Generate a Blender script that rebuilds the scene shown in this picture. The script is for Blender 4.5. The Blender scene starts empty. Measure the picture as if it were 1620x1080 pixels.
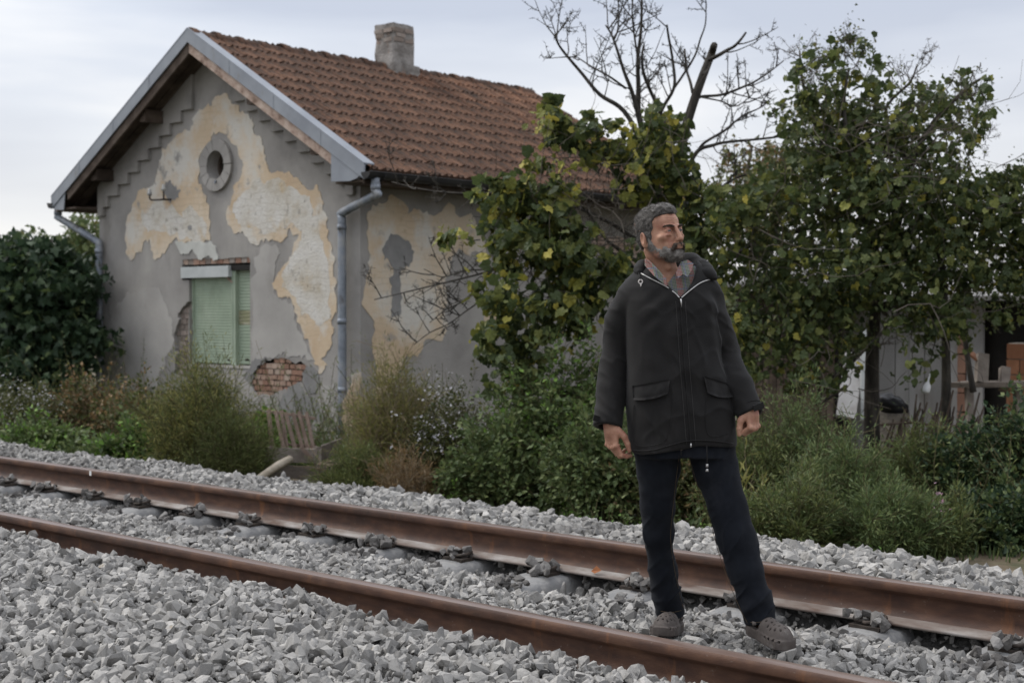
import bpy, bmesh, math, random
import numpy as np
from mathutils import Matrix, Vector

rng = np.random.default_rng(7)
random.seed(7)
SC = bpy.context.scene
COL = SC.collection

# ------------------------------------------------------------------ camera, sky, sun, exposure
TH = math.radians(47.5)                       # track direction against the view axis
FX, FY = -math.cos(TH), math.sin(TH)
RX, RY = math.sin(TH), math.cos(TH)
PITCH = math.atan(46 / 2250)
CAM = np.array([0, 0, 1.1035])
F3 = np.array([FX * math.cos(PITCH), FY * math.cos(PITCH), -math.sin(PITCH)])
U3 = np.array([FX * math.sin(PITCH), FY * math.sin(PITCH), math.cos(PITCH)])
R3 = np.array([RX, RY, 0.0])
cd = bpy.data.cameras.new('camera'); cam = bpy.data.objects.new('camera', cd); COL.objects.link(cam)
cd.sensor_width = 36; cd.lens = 50; cd.clip_start = .1; cd.clip_end = 3000
cam.matrix_world = Matrix(((R3[0], U3[0], -F3[0], CAM[0]), (R3[1], U3[1], -F3[1], CAM[1]), (R3[2], U3[2], -F3[2], CAM[2]), (0, 0, 0, 1)))
cd.dof.use_dof = True; cd.dof.focus_distance = 5.4; cd.dof.aperture_fstop = 4.5
SC.camera = cam
vs = SC.view_settings
vs.view_transform = 'Standard'; vs.look = 'None'; vs.gamma = 1; vs.use_curve_mapping = False
vs.exposure = 0.60

SUN_EL, SUN_AZ = math.radians(48), math.radians(200)     # azimuth: math angle in the XY plane, from the left behind the camera
W = bpy.data.worlds.new('World'); SC.world = W; W.use_nodes = True
nt = W.node_tree; nt.nodes.clear()
def wn(t, **k):
    n = nt.nodes.new(t)
    for a, b in k.items(): setattr(n, a, b)
    return n
wo = wn('ShaderNodeOutputWorld'); bg = wn('ShaderNodeBackground'); bg.inputs[1].default_value = .10
sky = wn('ShaderNodeTexSky', sky_type='NISHITA', sun_disc=False); sky.sun_elevation = SUN_EL; sky.sun_rotation = math.pi / 2 - SUN_AZ
tc = wn('ShaderNodeTexCoord'); mp = wn('ShaderNodeMapping'); mp.inputs['Scale'].default_value = (1.6, 1.6, 9); mp.inputs['Location'].default_value = (.35, .2, .4)
no = wn('ShaderNodeTexNoise'); no.inputs['Scale'].default_value = 1.5; no.inputs['Detail'].default_value = 7; no.inputs['Roughness'].default_value = .45
cr = wn('ShaderNodeValToRGB'); e = cr.color_ramp.elements
e[0].position = .38; e[0].color = (4.0, 4.25, 4.9, 1); e[1].position = .66; e[1].color = (7.1, 7.0, 6.95, 1)
x = cr.color_ramp.elements.new(.52); x.color = (5.05, 5.28, 5.8, 1)
sep = wn('ShaderNodeSeparateXYZ'); mr = wn('ShaderNodeMapRange'); mr.inputs[1].default_value = 0; mr.inputs[2].default_value = .20; mr.inputs[3].default_value = 1; mr.inputs[4].default_value = 0
hz = wn('ShaderNodeMix', data_type='RGBA'); hz.inputs[7].default_value = (7.3, 6.9, 6.5, 1)
dk = wn('ShaderNodeMath', operation='MULTIPLY'); dk.inputs[1].default_value = .6
mx = wn('ShaderNodeMix', data_type='RGBA'); mx.inputs[0].default_value = .88
L = nt.links.new
L(tc.outputs['Generated'], mp.inputs[0]); L(mp.outputs[0], no.inputs[0]); L(no.outputs[0], cr.inputs[0])
L(tc.outputs['Generated'], sep.inputs[0]); L(sep.outputs[2], mr.inputs[0]); L(mr.outputs[0], dk.inputs[0]); L(dk.outputs[0], hz.inputs[0]); L(cr.outputs[0], hz.inputs[6])
zr = wn('ShaderNodeMapRange', interpolation_type='SMOOTHSTEP'); zr.inputs[1].default_value = .12; zr.inputs[2].default_value = .9; zr.inputs[3].default_value = 1; zr.inputs[4].default_value = 2.0
zm = wn('ShaderNodeVectorMath', operation='SCALE'); L(sep.outputs[2], zr.inputs[0]); L(hz.outputs[2], zm.inputs[0]); L(zr.outputs[0], zm.inputs['Scale'])   # an overcast sky grows brighter towards the zenith
L(sky.outputs[0], mx.inputs[6]); L(zm.outputs[0], mx.inputs[7]); L(mx.outputs[2], bg.inputs[0]); L(bg.outputs[0], wo.inputs[0])
sl = bpy.data.lights.new('sun', 'SUN'); so = bpy.data.objects.new('sun', sl); COL.objects.link(so)
sl.energy = 1.5; sl.angle = math.radians(25); sl.color = (1, .96, .9)
sd = Vector((math.cos(SUN_EL) * math.cos(SUN_AZ), math.cos(SUN_EL) * math.sin(SUN_AZ), math.sin(SUN_EL)))
so.rotation_euler = sd.to_track_quat('Z', 'Y').to_euler()
SC.cycles.max_bounces = 6; SC.cycles.transparent_max_bounces = 4; SC.cycles.use_denoising = True

# ------------------------------------------------------------------ helpers
def ray(u, v):
    return F3 + R3 * ((u - 810) / 2250) + U3 * ((540 - v) / 2250)
def at(u, v, X=None, Y=None, Z=None, d=None):
    """the point of the place that a sight line meets on a plane (or at a distance d ahead)"""
    r = ray(u, v)
    if X is not None: t = X / r[0]
    elif Y is not None: t = Y / r[1]
    elif Z is not None: t = (Z - CAM[2]) / r[2]
    else: t = d / (r[0] * FX + r[1] * FY)
    return CAM + r * t
GZ = -.52                                     # natural ground; the rail tops are z = 0

def tag(o, label=None, cat=None, group=None, kind=None):
    if label: o['label'] = label
    if cat: o['category'] = cat
    if group: o['group'] = group
    if kind: o['kind'] = kind
    return o
def empty(name, loc, label=None, cat=None, group=None, rz=0, parent=None):
    o = bpy.data.objects.new(name, None); COL.objects.link(o); o.location = loc; o.rotation_euler = (0, 0, rz); o.empty_display_size = .1
    return tag(o, label, cat, group)
def base(o):
    b = np.zeros(3)
    while o is not None: b = b + np.array(o.location); o = getattr(o, 'parent', None)
    return b

class MB:
    """collects geometry as arrays; build() links it as ONE mesh object"""
    def __init__(s): s.V = []; s.F = []; s.r = []; s.n = 0
    def add(s, V, F, r=None):
        V = np.asarray(V, float).reshape(-1, 3)
        for f in (F if isinstance(F, list) else [F]):
            f = np.asarray(f, np.int64)
            if f.ndim == 1: f = f[None]
            s.F.append(f + s.n)
        s.V.append(V); s.n += len(V)
        s.r.append(np.full(len(V), rng.random()) if r is None else np.broadcast_to(np.asarray(r, float), (len(V),)))
        return s
    def mesh(s, name, mat, smooth=False, off=None):
        V = np.concatenate(s.V); V = V - off if off is not None else V
        me = bpy.data.meshes.new(name)
        me.vertices.add(len(V)); me.vertices.foreach_set('co', V.astype(np.float32).ravel())
        li = np.concatenate([f.ravel() for f in s.F]); ln = np.concatenate([np.full(len(f), f.shape[1]) for f in s.F])
        me.loops.add(len(li)); me.loops.foreach_set('vertex_index', li.astype(np.int32))
        me.polygons.add(len(ln)); me.polygons.foreach_set('loop_start', (np.cumsum(ln) - ln).astype(np.int32)); me.polygons.foreach_set('loop_total', ln.astype(np.int32))
        me.polygons.foreach_set('use_smooth', np.full(len(ln), smooth, bool))
        a = me.attributes.new('rnd', 'FLOAT', 'POINT'); a.data.foreach_set('value', np.concatenate(s.r).astype(np.float32))
        me.update(calc_edges=True); me.validate()
        if mat: me.materials.append(mat)
        return me
    def build(s, name, mat, parent=None, smooth=False, local=False):
        o = bpy.data.objects.new(name, s.mesh(name, mat, smooth, None if local else base(parent))); COL.objects.link(o)
        if parent: o.parent = parent
        return o
def link(name, me, parent, M):
    o = bpy.data.objects.new(name, me); COL.objects.link(o); o.parent = parent; o.matrix_basis = M
    return o

BOXF = np.array([(0, 1, 3, 2), (4, 6, 7, 5), (0, 4, 5, 1), (2, 3, 7, 6), (0, 2, 6, 4), (1, 5, 7, 3)])
def box(mb, lo, hi, jit=0, M=None):
    lo, hi = np.asarray(lo, float), np.asarray(hi, float)
    V = np.array([[(lo, hi)[i][0], (lo, hi)[j][1], (lo, hi)[k][2]] for i in (0, 1) for j in (0, 1) for k in (0, 1)])
    if jit: V = V + rng.uniform(-jit, jit, V.shape)
    if M is not None: V = V @ np.array(M.to_3x3()).T + np.array(M.translation)
    mb.add(V, BOXF.copy()); return mb
def beam(mb, a, b, w, h, up=(0, 0, 1), jit=0):
    """a squared bar from a to b, w wide and h high"""
    a, b = np.asarray(a, float), np.asarray(b, float); t = b - a; l = np.linalg.norm(t); t /= l
    s = np.cross(t, up); s /= np.linalg.norm(s); n = np.cross(s, t)
    V = np.array([a + t * l * i + s * w * (j - .5) + n * h * (k - .5) for i in (0, 1) for j in (0, 1) for k in (0, 1)])
    if jit: V += rng.uniform(-jit, jit, V.shape)
    mb.add(V, BOXF[:, ::-1].copy()); return mb
def prism(mb, P, q0, q1, axis='Y', inward=False):
    """polygon P of (a, z) pairs pushed along Y (a = X) or X (a = Y)"""
    P = np.asarray(P, float); n = len(P); Pn = np.roll(P, -1, 0)
    if ((P[:, 0] * Pn[:, 1] - Pn[:, 0] * P[:, 1]).sum() > 0) != (axis == 'Y'): P = P[::-1]
    def mk(q): return np.column_stack([P[:, 0], np.full(n, q), P[:, 1]]) if axis == 'Y' else np.column_stack([np.full(n, q), P[:, 0], P[:, 1]])
    i = np.arange(n); j = (i + 1) % n; q0, q1 = min(q0, q1), max(q0, q1)
    mb.add(np.vstack([mk(q0), mk(q1)]), [np.arange(n)[None], (np.arange(n)[::-1] + n)[None], np.column_stack([i + n, j + n, j, i])]); return mb
def rough(P, amp, it=3):
    P = np.asarray(P, float)
    for k in range(it):
        Q = np.roll(P, -1, 0); m = (P + Q) / 2; l = np.linalg.norm(Q - P, axis=1)[:, None]
        m = m + rng.normal(0, 1, m.shape) * np.minimum(l * .16, amp); P = np.stack([P, m], 1).reshape(-1, 2)
    return P
def tube(mb, P, r, sides=7, cap=True, rn=None):
    P = np.asarray(P, float); n = len(P); r = np.broadcast_to(np.asarray(r, float), (n,))
    T = np.gradient(P, axis=0); T /= np.linalg.norm(T, axis=1)[:, None] + 1e-9
    up = np.array([0, 0, 1.0]) if abs(T[0][2]) < .9 else np.array([1.0, 0, 0])
    V = []; a = np.linspace(0, 2 * np.pi, sides, endpoint=False)
    s = np.cross(T[0], up); s /= np.linalg.norm(s)
    for i in range(n):
        s = s - T[i] * (s @ T[i]); s /= np.linalg.norm(s) + 1e-9; b = np.cross(T[i], s)
        V.append(P[i] + r[i] * (np.cos(a)[:, None] * s + np.sin(a)[:, None] * b))
    k = np.arange(sides); k2 = (k + 1) % sides
    F = np.concatenate([np.column_stack([i * sides + k, i * sides + k2, (i + 1) * sides + k2, (i + 1) * sides + k]) for i in range(n - 1)])
    F = [F]
    if cap: F += [k[::-1][None], (k + (n - 1) * sides)[None]]
    mb.add(np.concatenate(V), F, rn); return mb
def smoothline(P, n=6):
    """Catmull-Rom through P"""
    P = np.asarray(P, float); Q = np.vstack([2 * P[0] - P[1], P, 2 * P[-1] - P[-2]]); o = []
    for i in range(1, len(Q) - 2):
        for t in np.linspace(0, 1, n, endpoint=False):
            a, b, c, d = Q[i - 1], Q[i], Q[i + 1], Q[i + 2]
            o.append(.5 * (2 * b + (c - a) * t + (2 * a - 5 * b + 4 * c - d) * t * t + (3 * b - a - 3 * c + d) * t ** 3))
    return np.array(o + [P[-1]])
def scatter(mb, T, TF, P, Fr, S, r=None):
    """copies of the template T at P, turned by the frames Fr (rows: x, y, z axis), sized S, joined in mb"""
    N = len(P); m = len(T); S = np.asarray(S, float)
    if S.ndim == 1: S = S[:, None]
    V = np.einsum('nmk,nkj->nmj', T[None] * S[:, None, :], Fr) + P[:, None]
    r = rng.random(N) if r is None else r
    for f in (TF if isinstance(TF, list) else [TF]):
        f = np.asarray(f); mb.F.append((f[None] + (np.arange(N) * m)[:, None, None]).reshape(-1, f.shape[1]) + mb.n)
    mb.V.append(V.reshape(-1, 3)); mb.r.append(np.repeat(r, m)); mb.n += N * m
def norm(a): return a / (np.linalg.norm(a, axis=-1, keepdims=True) + 1e-9)
def frames(Yd, up, spin=1.0):
    """leaf frames: y axis along Yd, z axis near up"""
    Yd = norm(Yd); Z = up - Yd * (up * Yd).sum(-1, keepdims=True); Z = norm(Z); X = np.cross(Yd, Z)
    return np.stack([X, Yd, Z], 1)
def rframes(N):
    q = rng.normal(size=(N, 4)); q /= np.linalg.norm(q, axis=1)[:, None]; w, x, y, z = q.T
    return np.stack([np.stack([1 - 2 * (y * y + z * z), 2 * (x * y - z * w), 2 * (x * z + y * w)], -1), np.stack([2 * (x * y + z * w), 1 - 2 * (x * x + z * z), 2 * (y * z - x * w)], -1), np.stack([2 * (x * z - y * w), 2 * (y * z + x * w), 1 - 2 * (x * x + y * y)], -1)], 1)

def hairs(mb, A, B, w):
    """thin three-sided stems, segments A[i] -> B[i]"""
    T = norm(B - A); s = norm(np.cross(T, np.array([.3, .2, 1.0]))); b = np.cross(T, s); n = len(A); V = []
    for k in range(3):
        o = (math.cos(k * 2.094) * s + math.sin(k * 2.094) * b); V.append(A + o * w[:, None]); V.append(B + o * w[:, None] * .75)
    V = np.stack(V, 1).reshape(-1, 3); i = np.arange(n)[:, None] * 6
    mb.add(V, np.concatenate([i + [0, 2, 3, 1], i + [2, 4, 5, 3], i + [4, 0, 1, 5]]), np.repeat(rng.random(n), 6))

# ------------------------------------------------------------------ materials
def mat(name, stops, scale=6, detail=6, rough=.85, spec=.25, bump=0, bscale=60, rndw=0, trans=0, stretch=(1, 1, 1), metal=0, lo=.32, hi=.68, over=(), coord='Object', sheen=0, sss=0):
    m = bpy.data.materials.new(name); m.use_nodes = True; t = m.node_tree; t.nodes.clear(); N = t.nodes.new; K = t.links.new
    out = N('ShaderNodeOutputMaterial'); p = N('ShaderNodeBsdfPrincipled')
    tc = N('ShaderNodeTexCoord'); mp = N('ShaderNodeMapping'); mp.inputs['Scale'].default_value = stretch; K(tc.outputs[coord], mp.inputs[0])
    oi = N('ShaderNodeObjectInfo'); at_ = N('ShaderNodeAttribute'); at_.attribute_name = 'rnd'
    rs = N('ShaderNodeMath'); rs.operation = 'ADD'; K(oi.outputs['Random'], rs.inputs[0]); K(at_.outputs['Fac'], rs.inputs[1])
    rf = N('ShaderNodeMath'); rf.operation = 'FRACT'; K(rs.outputs[0], rf.inputs[0])
    nz = N('ShaderNodeTexNoise'); nz.inputs['Scale'].default_value = scale; nz.inputs['Detail'].default_value = detail; nz.inputs['Roughness'].default_value = .6; K(mp.outputs[0], nz.inputs[0])
    r = N('ShaderNodeMapRange'); r.inputs[1].default_value = lo; r.inputs[2].default_value = hi; K(nz.outputs[0], r.inputs[0])
    f = N('ShaderNodeMix'); f.inputs[0].default_value = rndw; K(r.outputs[0], f.inputs[2]); K(rf.outputs[0], f.inputs[3])
    cr = N('ShaderNodeValToRGB'); e = cr.color_ramp.elements
    for i, (q, c) in enumerate(stops):
        x = e[i] if i < 2 else e.new(q)
        x.position = q; x.color = (*c, 1)
    K(f.outputs[0], cr.inputs[0]); col = cr.outputs[0]
    for (c, sc, a, b, st) in over:            # stains: colour, scale, from, to, stretch
        mp2 = N('ShaderNodeMapping'); mp2.inputs['Scale'].default_value = st; mp2.inputs['Location'].default_value = (3.1 + sc, 1.7, sc * .3); K(tc.outputs[coord], mp2.inputs[0])
        n2 = N('ShaderNodeTexNoise'); n2.inputs['Scale'].default_value = sc; n2.inputs['Detail'].default_value = 8; n2.inputs['Roughness'].default_value = .62; K(mp2.outputs[0], n2.inputs[0])
        r2 = N('ShaderNodeMapRange'); r2.inputs[1].default_value = a; r2.inputs[2].default_value = b; K(n2.outputs[0], r2.inputs[0])
        x2 = N('ShaderNodeMix'); x2.data_type = 'RGBA'; x2.inputs[7].default_value = (*c, 1); K(r2.outputs[0], x2.inputs[0]); K(col, x2.inputs[6]); col = x2.outputs[2]
    K(col, p.inputs['Base Color']); p.inputs['Roughness'].default_value = rough; p.inputs['Specular IOR Level'].default_value = spec; p.inputs['Metallic'].default_value = metal
    if sheen: p.inputs['Sheen Weight'].default_value = sheen; p.inputs['Sheen Roughness'].default_value = .5
    if sss: p.inputs['Subsurface Weight'].default_value = sss; p.inputs['Subsurface Radius'].default_value = (.012, .005, .003); p.inputs['Subsurface Scale'].default_value = .5
    if bump:
        nb = N('ShaderNodeTexNoise'); nb.inputs['Scale'].default_value = bscale; nb.inputs['Detail'].default_value = 5; K(mp.outputs[0], nb.inputs[0])
        bp = N('ShaderNodeBump'); bp.inputs['Strength'].default_value = bump; bp.inputs['Distance'].default_value = .02; K(nb.outputs[0], bp.inputs['Height']); K(bp.outputs[0], p.inputs['Normal'])
    sh = p.outputs[0]
    if trans:
        tr = N('ShaderNodeBsdfTranslucent'); K(col, tr.inputs[0]); ms = N('ShaderNodeMixShader'); ms.inputs[0].default_value = trans; K(sh, ms.inputs[1]); K(tr.outputs[0], ms.inputs[2]); sh = ms.outputs[0]
    K(sh, out.inputs[0]); m['p'] = 1
    return m
def nodes_of(m): return m.node_tree, next(n for n in m.node_tree.nodes if n.type == 'BSDF_PRINCIPLED')
# ------------------------------------------------------------------ ground, ballast, track
rng = np.random.default_rng(21); random.seed(21)
M_dirt = mat('earth', [(0, (.055, .045, .03)), (.5, (.11, .085, .055)), (1, (.20, .165, .11))], scale=3, detail=9, bump=.6, bscale=30, over=[((.05, .06, .025), 1.1, .45, .62, (1, 1, 1))])
M_stone = mat('crushed stone', [(0, (.085, .083, .081)), (.3, (.20, .194, .184)), (.65, (.32, .308, .288)), (.9, (.43, .414, .386)), (1, (.31, .26, .19))], scale=22, detail=8, rndw=.62, bump=.35, bscale=90, rough=.92, over=[((.42, .405, .375), 55, .56, .75, (1, 1, 1)), ((.12, .113, .104), .9, .54, .72, (1, 1, 1))])
M_stone2 = mat('darker crushed stone', [(0, (.06, .056, .052)), (.5, (.14, .132, .124)), (1, (.27, .26, .245))], scale=22, detail=8, rndw=.6, bump=.35, bscale=90, rough=.95)  # darker grey than the rest of the crushed stone
M_bed = mat('ballast gap shade', [(0, (.05, .048, .045)), (1, (.10, .097, .09))], scale=30, bump=.8, bscale=60)  # darkened bed: shade in the gaps between stones is put into its colour
M_conc = mat('sleeper concrete', [(0, (.16, .16, .16)), (1, (.235, .232, .226))], scale=9, bump=.25, bscale=80, over=[((.30, .29, .275), 14, .5, .7, (1, 1, 1))])

YN, YF = 3.872, 5.377                          # rail centre lines
SX = [-2.247 + .591 * 3 - .591 * k for k in range(24)]   # sleeper centre lines
def hb(x, y):
    """height of the ballast bed"""
    x, y = np.asarray(x, float), np.asarray(y, float)
    n = .012 * np.sin(x * 2.3 + y * 1.7) + .01 * np.sin(x * 5.1 - y * 3.3)
    ph = np.abs(((x - SX[0]) / .591 + .5) % 1 - .5) * 2          # 0 on a sleeper, 1 half-way between two
    h = np.interp(y, [0, 1.2, 2.0, 2.6, 3.1, 3.6, 3.83, 3.92, 4.2, 4.7, 5.05, 5.28, 5.36, 5.47, 5.7, 6.0, 6.25, 6.9, 7.3, 8], [-.6, -.45, -.21, -.13, -.10, -.105, -.125, -.17, -.165, -.185, -.215, -.24, -.24, -.075, -.065, -.07, -.085, -.40, -.54, -.6])
    dip = np.exp(-((y - 5.24) / .16) ** 2) * ph * .05
    lift = np.interp(y, [2.8, 3.5, 3.84, 3.85], [0, 1, 1, 0]) * np.interp(x, [-9, -4], [.03, 0])
    return h + n - dip + lift

g = MB()
xs = np.r_[-900, -200, np.linspace(-60, 40, 90), 200, 900]; ys = np.r_[-900, -200, np.linspace(-20, 60, 80), 200, 900]
Xg, Yg = np.meshgrid(xs, ys, indexing='ij')
Zg = GZ + .03 * np.sin(Xg * .7 + Yg * .5) + .02 * np.sin(Xg * 1.9 - Yg * 1.1)
i, j = np.meshgrid(np.arange(len(xs) - 1), np.arange(len(ys) - 1), indexing='ij'); q = (i * len(ys) + j).ravel()
g.add(np.column_stack([Xg.ravel(), Yg.ravel(), Zg.ravel()]), np.column_stack([q, q + len(ys), q + len(ys) + 1, q + 1]))
tag(g.build('ground', M_dirt, smooth=True), kind='structure')

g = MB()
xs = np.linspace(-40, 8, 500); ys = np.linspace(.3, 7.6, 90)
Xg, Yg = np.meshgrid(xs, ys, indexing='ij'); Zg = hb(Xg, Yg) - .02
i, j = np.meshgrid(np.arange(len(xs) - 1), np.arange(len(ys) - 1), indexing='ij'); q = (i * len(ys) + j).ravel()
g.add(np.column_stack([Xg.ravel(), Yg.ravel(), Zg.ravel()]), np.column_stack([q, q + len(ys), q + len(ys) + 1, q + 1]))
ballast = tag(g.build('ballast_bed', M_bed, smooth=True), kind='structure')

# stone shapes: convex, angular
def rock(seed):
    r_ = np.random.default_rng(seed); bm = bmesh.new()
    P = norm(r_.normal(size=(13, 3))) * r_.uniform(.75, 1.1, (13, 1)); P = np.sign(P) * np.abs(P) ** .8
    for p in P: bm.verts.new(p)
    bmesh.ops.convex_hull(bm, input=bm.verts)
    bmesh.ops.triangulate(bm, faces=bm.faces)
    for v in [v for v in bm.verts if not v.link_faces]: bm.verts.remove(v)
    bmesh.ops.recalc_face_normals(bm, faces=bm.faces); bm.verts.index_update()
    T = np.array([v.co[:] for v in bm.verts]); F = np.array([[v.index for v in f.verts] for f in bm.faces]); bm.free()
    return T, F
ROCKS = [rock(s) for s in range(12)]
def stone_field(x0, x1, y0, y1, dens, smin, smax, zoff=.0, zj=.012, thin=None):
    n = int(dens * (x1 - x0) * (y1 - y0)); x = rng.uniform(x0, x1, n); y = rng.uniform(y0, y1, n)
    s = smin + (smax - smin) * rng.beta(1.3, 2.6, n)
    z = hb(x, y) + zoff + rng.uniform(-zj, zj, n) + s * .25
    return np.column_stack([x, y, z, s])
Q = [stone_field(-7.5, .8, 1.9, 3.815, 760, .018, .048, zj=.016), stone_field(-7.5, .8, 1.9, 3.815, 1100, .009, .024, zj=.012),
     stone_field(-13, -7.5, 2.6, 3.815, 900, .014, .036), 
     stone_field(-9, .8, 3.95, 5.47, 480, .018, .044), stone_field(-9, .8, 3.95, 5.47, 900, .009, .024), stone_field(-17, -9, 3.95, 5.47, 700, .015, .034),
     stone_field(-9, .8, 5.46, 6.75, 650, .02, .052), stone_field(-9, .8, 5.46, 6.75, 500, .010, .028), stone_field(-20, -9, 5.46, 6.6, 700, .016, .04),
     stone_field(-3.5, 1, 6.2, 7.3, 250, .01, .035)]
Q = np.concatenate(Q)
# keep rail and sleeper tops partly clear
sxd = np.abs(((Q[:, 0] - SX[0]) / .591 + .5) % 1 - .5) * .591
on = (sxd < .12) & (Q[:, 1] > 4.72) & (Q[:, 1] < 5.36)
Q = Q[~(on & (rng.random(len(Q)) < np.interp(Q[:, 1], [4.72, 5.05], [.0, .42])))]
foot = ((np.abs(Q[:, 1] - YF) < .088) & (Q[:, 2] + Q[:, 3] * .8 > -.172)) | (np.abs(Q[:, 1] - YN) < .06)
Q = Q[~foot]
Q = Q[((Q[:, 0] - -3.1) ** 2 + (Q[:, 1] - 4.53) ** 2 > .0)]
# only what is near the view
dep = (Q[:, 0]) * FX + (Q[:, 1]) * FY; lat = Q[:, 0] * RX + Q[:, 1] * RY
Q = Q[(dep > 1.5) & (np.abs(lat) < dep * .36 + 1.6)]
dep = (Q[:, 0]) * FX + (Q[:, 1]) * FY; lat = Q[:, 0] * RX + Q[:, 1] * RY
fr = rframes(len(Q)); asp = np.column_stack([rng.uniform(.85, 1.35, len(Q)), rng.uniform(.75, 1.1, len(Q)), rng.uniform(.5, .85, len(Q))])
# flatten lying: mix the frame with upright
vv = 540 - 2250 * ((Q[:, 2] - CAM[2]) / dep + math.tan(PITCH)); inview = (np.abs(lat) < dep * .355) & (vv < 1075)
order = np.argsort(-np.where(inview, Q[:, 3] / dep, 0))
top = order[:300]; rest = order[300:]
kind = rng.integers(0, len(ROCKS), len(Q))
rock_me = []
for T, F in ROCKS:
    b = MB(); b.add(T, F, 0.0); rock_me.append(b.mesh('stone', M_stone))
for t in top:
    A = (fr[t].T * (asp[t] * Q[t, 3])[None, :]); M_ = Matrix([list(A[r]) + [Q[t, r]] for r in range(3)] + [[0, 0, 0, 1]])
    link('stone', rock_me[kind[t]], ballast, M_)
mb = MB()
for k in range(len(ROCKS)):
    s = rest[kind[rest] == k]; scatter(mb, ROCKS[k][0], ROCKS[k][1], Q[s, :3], fr[s], asp[s] * Q[s, 3:4])
tag(mb.build('gravel', M_stone, ballast), kind='stuff')

# rails (rolled section 172 mm high)
M_rail = mat('rusty rail steel', [(0, (.045, .022, .015)), (.5, (.075, .036, .022)), (1, (.115, .058, .034))], scale=7, detail=8, rough=.62, spec=.35, stretch=(1, 1, 3), bump=.12, bscale=120, over=[((.18, .075, .028), 3.0, .58, .70, (2.5, 1, .6)), ((.03, .018, .014), 2.0, .55, .75, (1, 1, 2)), ((.20, .17, .145), 60, .64, .78, (.6, 1, 1)), ((.16, .13, .11), 14, .70, .80, (4, 1, .25))])
M_dust = mat('stone dust on rail foot', [(0, (.11, .075, .06)), (.5, (.20, .17, .15)), (1, (.33, .31, .29))], scale=12, detail=9, stretch=(.35, 1, 1), rough=.95)
M_tread = mat('rail running surface', [(0, (.09, .055, .042)), (1, (.15, .105, .085))], scale=4, stretch=(.2, 4, 1), rough=.34, spec=.5)
M_iron = mat('clip iron', [(0, (.02, .018, .016)), (1, (.07, .055, .045))], scale=20, rough=.7)
half = [(.0, 0), (.020, -.0005), (.030, -.004), (.0345, -.010), (.036, -.018), (.0365, -.036), (.034, -.041), (.013, -.052), (.0095, -.062), (.0083, -.085), (.0085, -.11), (.012, -.128), (.026, -.143), (.05, -.154), (.073, -.1605), (.075, -.163), (.075, -.172), (0, -.172)]
prof = half[:-1] + [(-a, b) for a, b in half[::-1]][:-1]
prof = np.array(prof)
def rail(yc, label, mark=None):
    n = len(prof); X = np.array([-60, -20, 4.0]); nx = len(X)
    X = np.linspace(-60, 4, 160); nx = len(X)
    V = np.concatenate([np.column_stack([np.full(n, x), yc - prof[:, 0], prof[:, 1]]) for x in X])
    k = np.arange(n); k2 = (k + 1) % n
    rt = empty('rail', (-5, yc, -.172), label, 'rail', 'rails of the railway track')
    def sel(ks, name, m):
        b = MB(); F = np.concatenate([np.column_stack([i * n + k[ks], i * n + k2[ks], (i + 1) * n + k2[ks], (i + 1) * n + k[ks]]) for i in range(nx - 1)])
        b.add(V, F[:, ::-1], .0); return b.build(name, m, rt, smooth=True)
    zc = prof[k2, 1] + prof[k, 1]
    headtop = (np.minimum(prof[k, 1], prof[k2, 1]) >= -.0045); foot = (np.maximum(prof[k, 1], prof[k2, 1]) <= -.142)
    sel(np.where(headtop)[0], 'running_surface', M_tread); sel(np.where(foot)[0], 'rail_foot', M_dust); sel(np.where(~headtop & ~foot)[0], 'rail_web', M_rail)
    return rt
rail(YN, 'rusty brown steel rail nearer the camera, its foot buried in grey gravel')
rf_ = rail(YF, 'rusty brown steel rail on the house side, pale dust along its foot')
M_paint = mat('white paint', [(0, (.6, .6, .58)), (1, (.75, .75, .72))])
p = at(143, 745, Y=YF - .037); b = MB(); box(b, (p[0] - .012, YF - .0385, -.04), (p[0] + .012, YF - .036, -.008)); b.build('paint_mark', M_paint, rf_)

# sleepers with their clips
words_ = ['first', 'second', 'third', 'fourth', 'fifth', 'sixth', 'seventh', 'eighth', 'ninth', 'tenth', 'eleventh', 'twelfth', 'thirteenth', 'fourteenth', 'fifteenth', 'sixteenth', 'seventeenth', 'eighteenth']
def sleeper_mesh():
    st = [(3.35, -.2, .14), (3.6, -.19, .15), (4.05, -.19, .15), (4.25, -.225, .125), (4.62, -.235, .12), (4.95, -.222, .125), (5.14, -.195, .14), (5.22, -.186, .145), (5.62, -.186, .15), (5.9, -.2, .14)]
    pr = [(-1, -.2), (-.93, -.04), (-.78, -.008), (-.4, .004), (0, .006), (.4, .004), (.78, -.008), (.93, -.04), (1, -.2)]
    V = []; n = len(pr)
    for y, z, w in st: V += [(a * w, y, z + c) for a, c in pr]
    k = np.arange(n - 1); F = np.concatenate([np.column_stack([i * n + k, i * n + k + 1, (i + 1) * n + k + 1, (i + 1) * n + k]) for i in range(len(st) - 1)])
    b = MB(); b.add(np.array(V), [F, np.arange(n)[::-1][None], (np.arange(n) + (len(st) - 1) * n)[None]]); return b
sm = sleeper_mesh().mesh('concrete_body', M_conc, True)
def clip_mesh():
    b = MB(); w = []
    for s in (-1, 1):
        P = [(s * .012, -.105, .012), (s * .02, -.14, .02), (s * .045, -.15, .026), (s * .062, -.125, .03), (s * .06, -.095, .034), (s * .045, -.07, .036), (s * .03, -.085, .04)]
        tube(b, smoothline(P, 4), .0085, 7)
    tube(b, smoothline([(-.02, -.14, .02), (0, -.155, .02), (.02, -.14, .02)], 4), .0085, 7)
    return b
cm = clip_mesh().mesh('rail_clip', M_iron, True)
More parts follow.
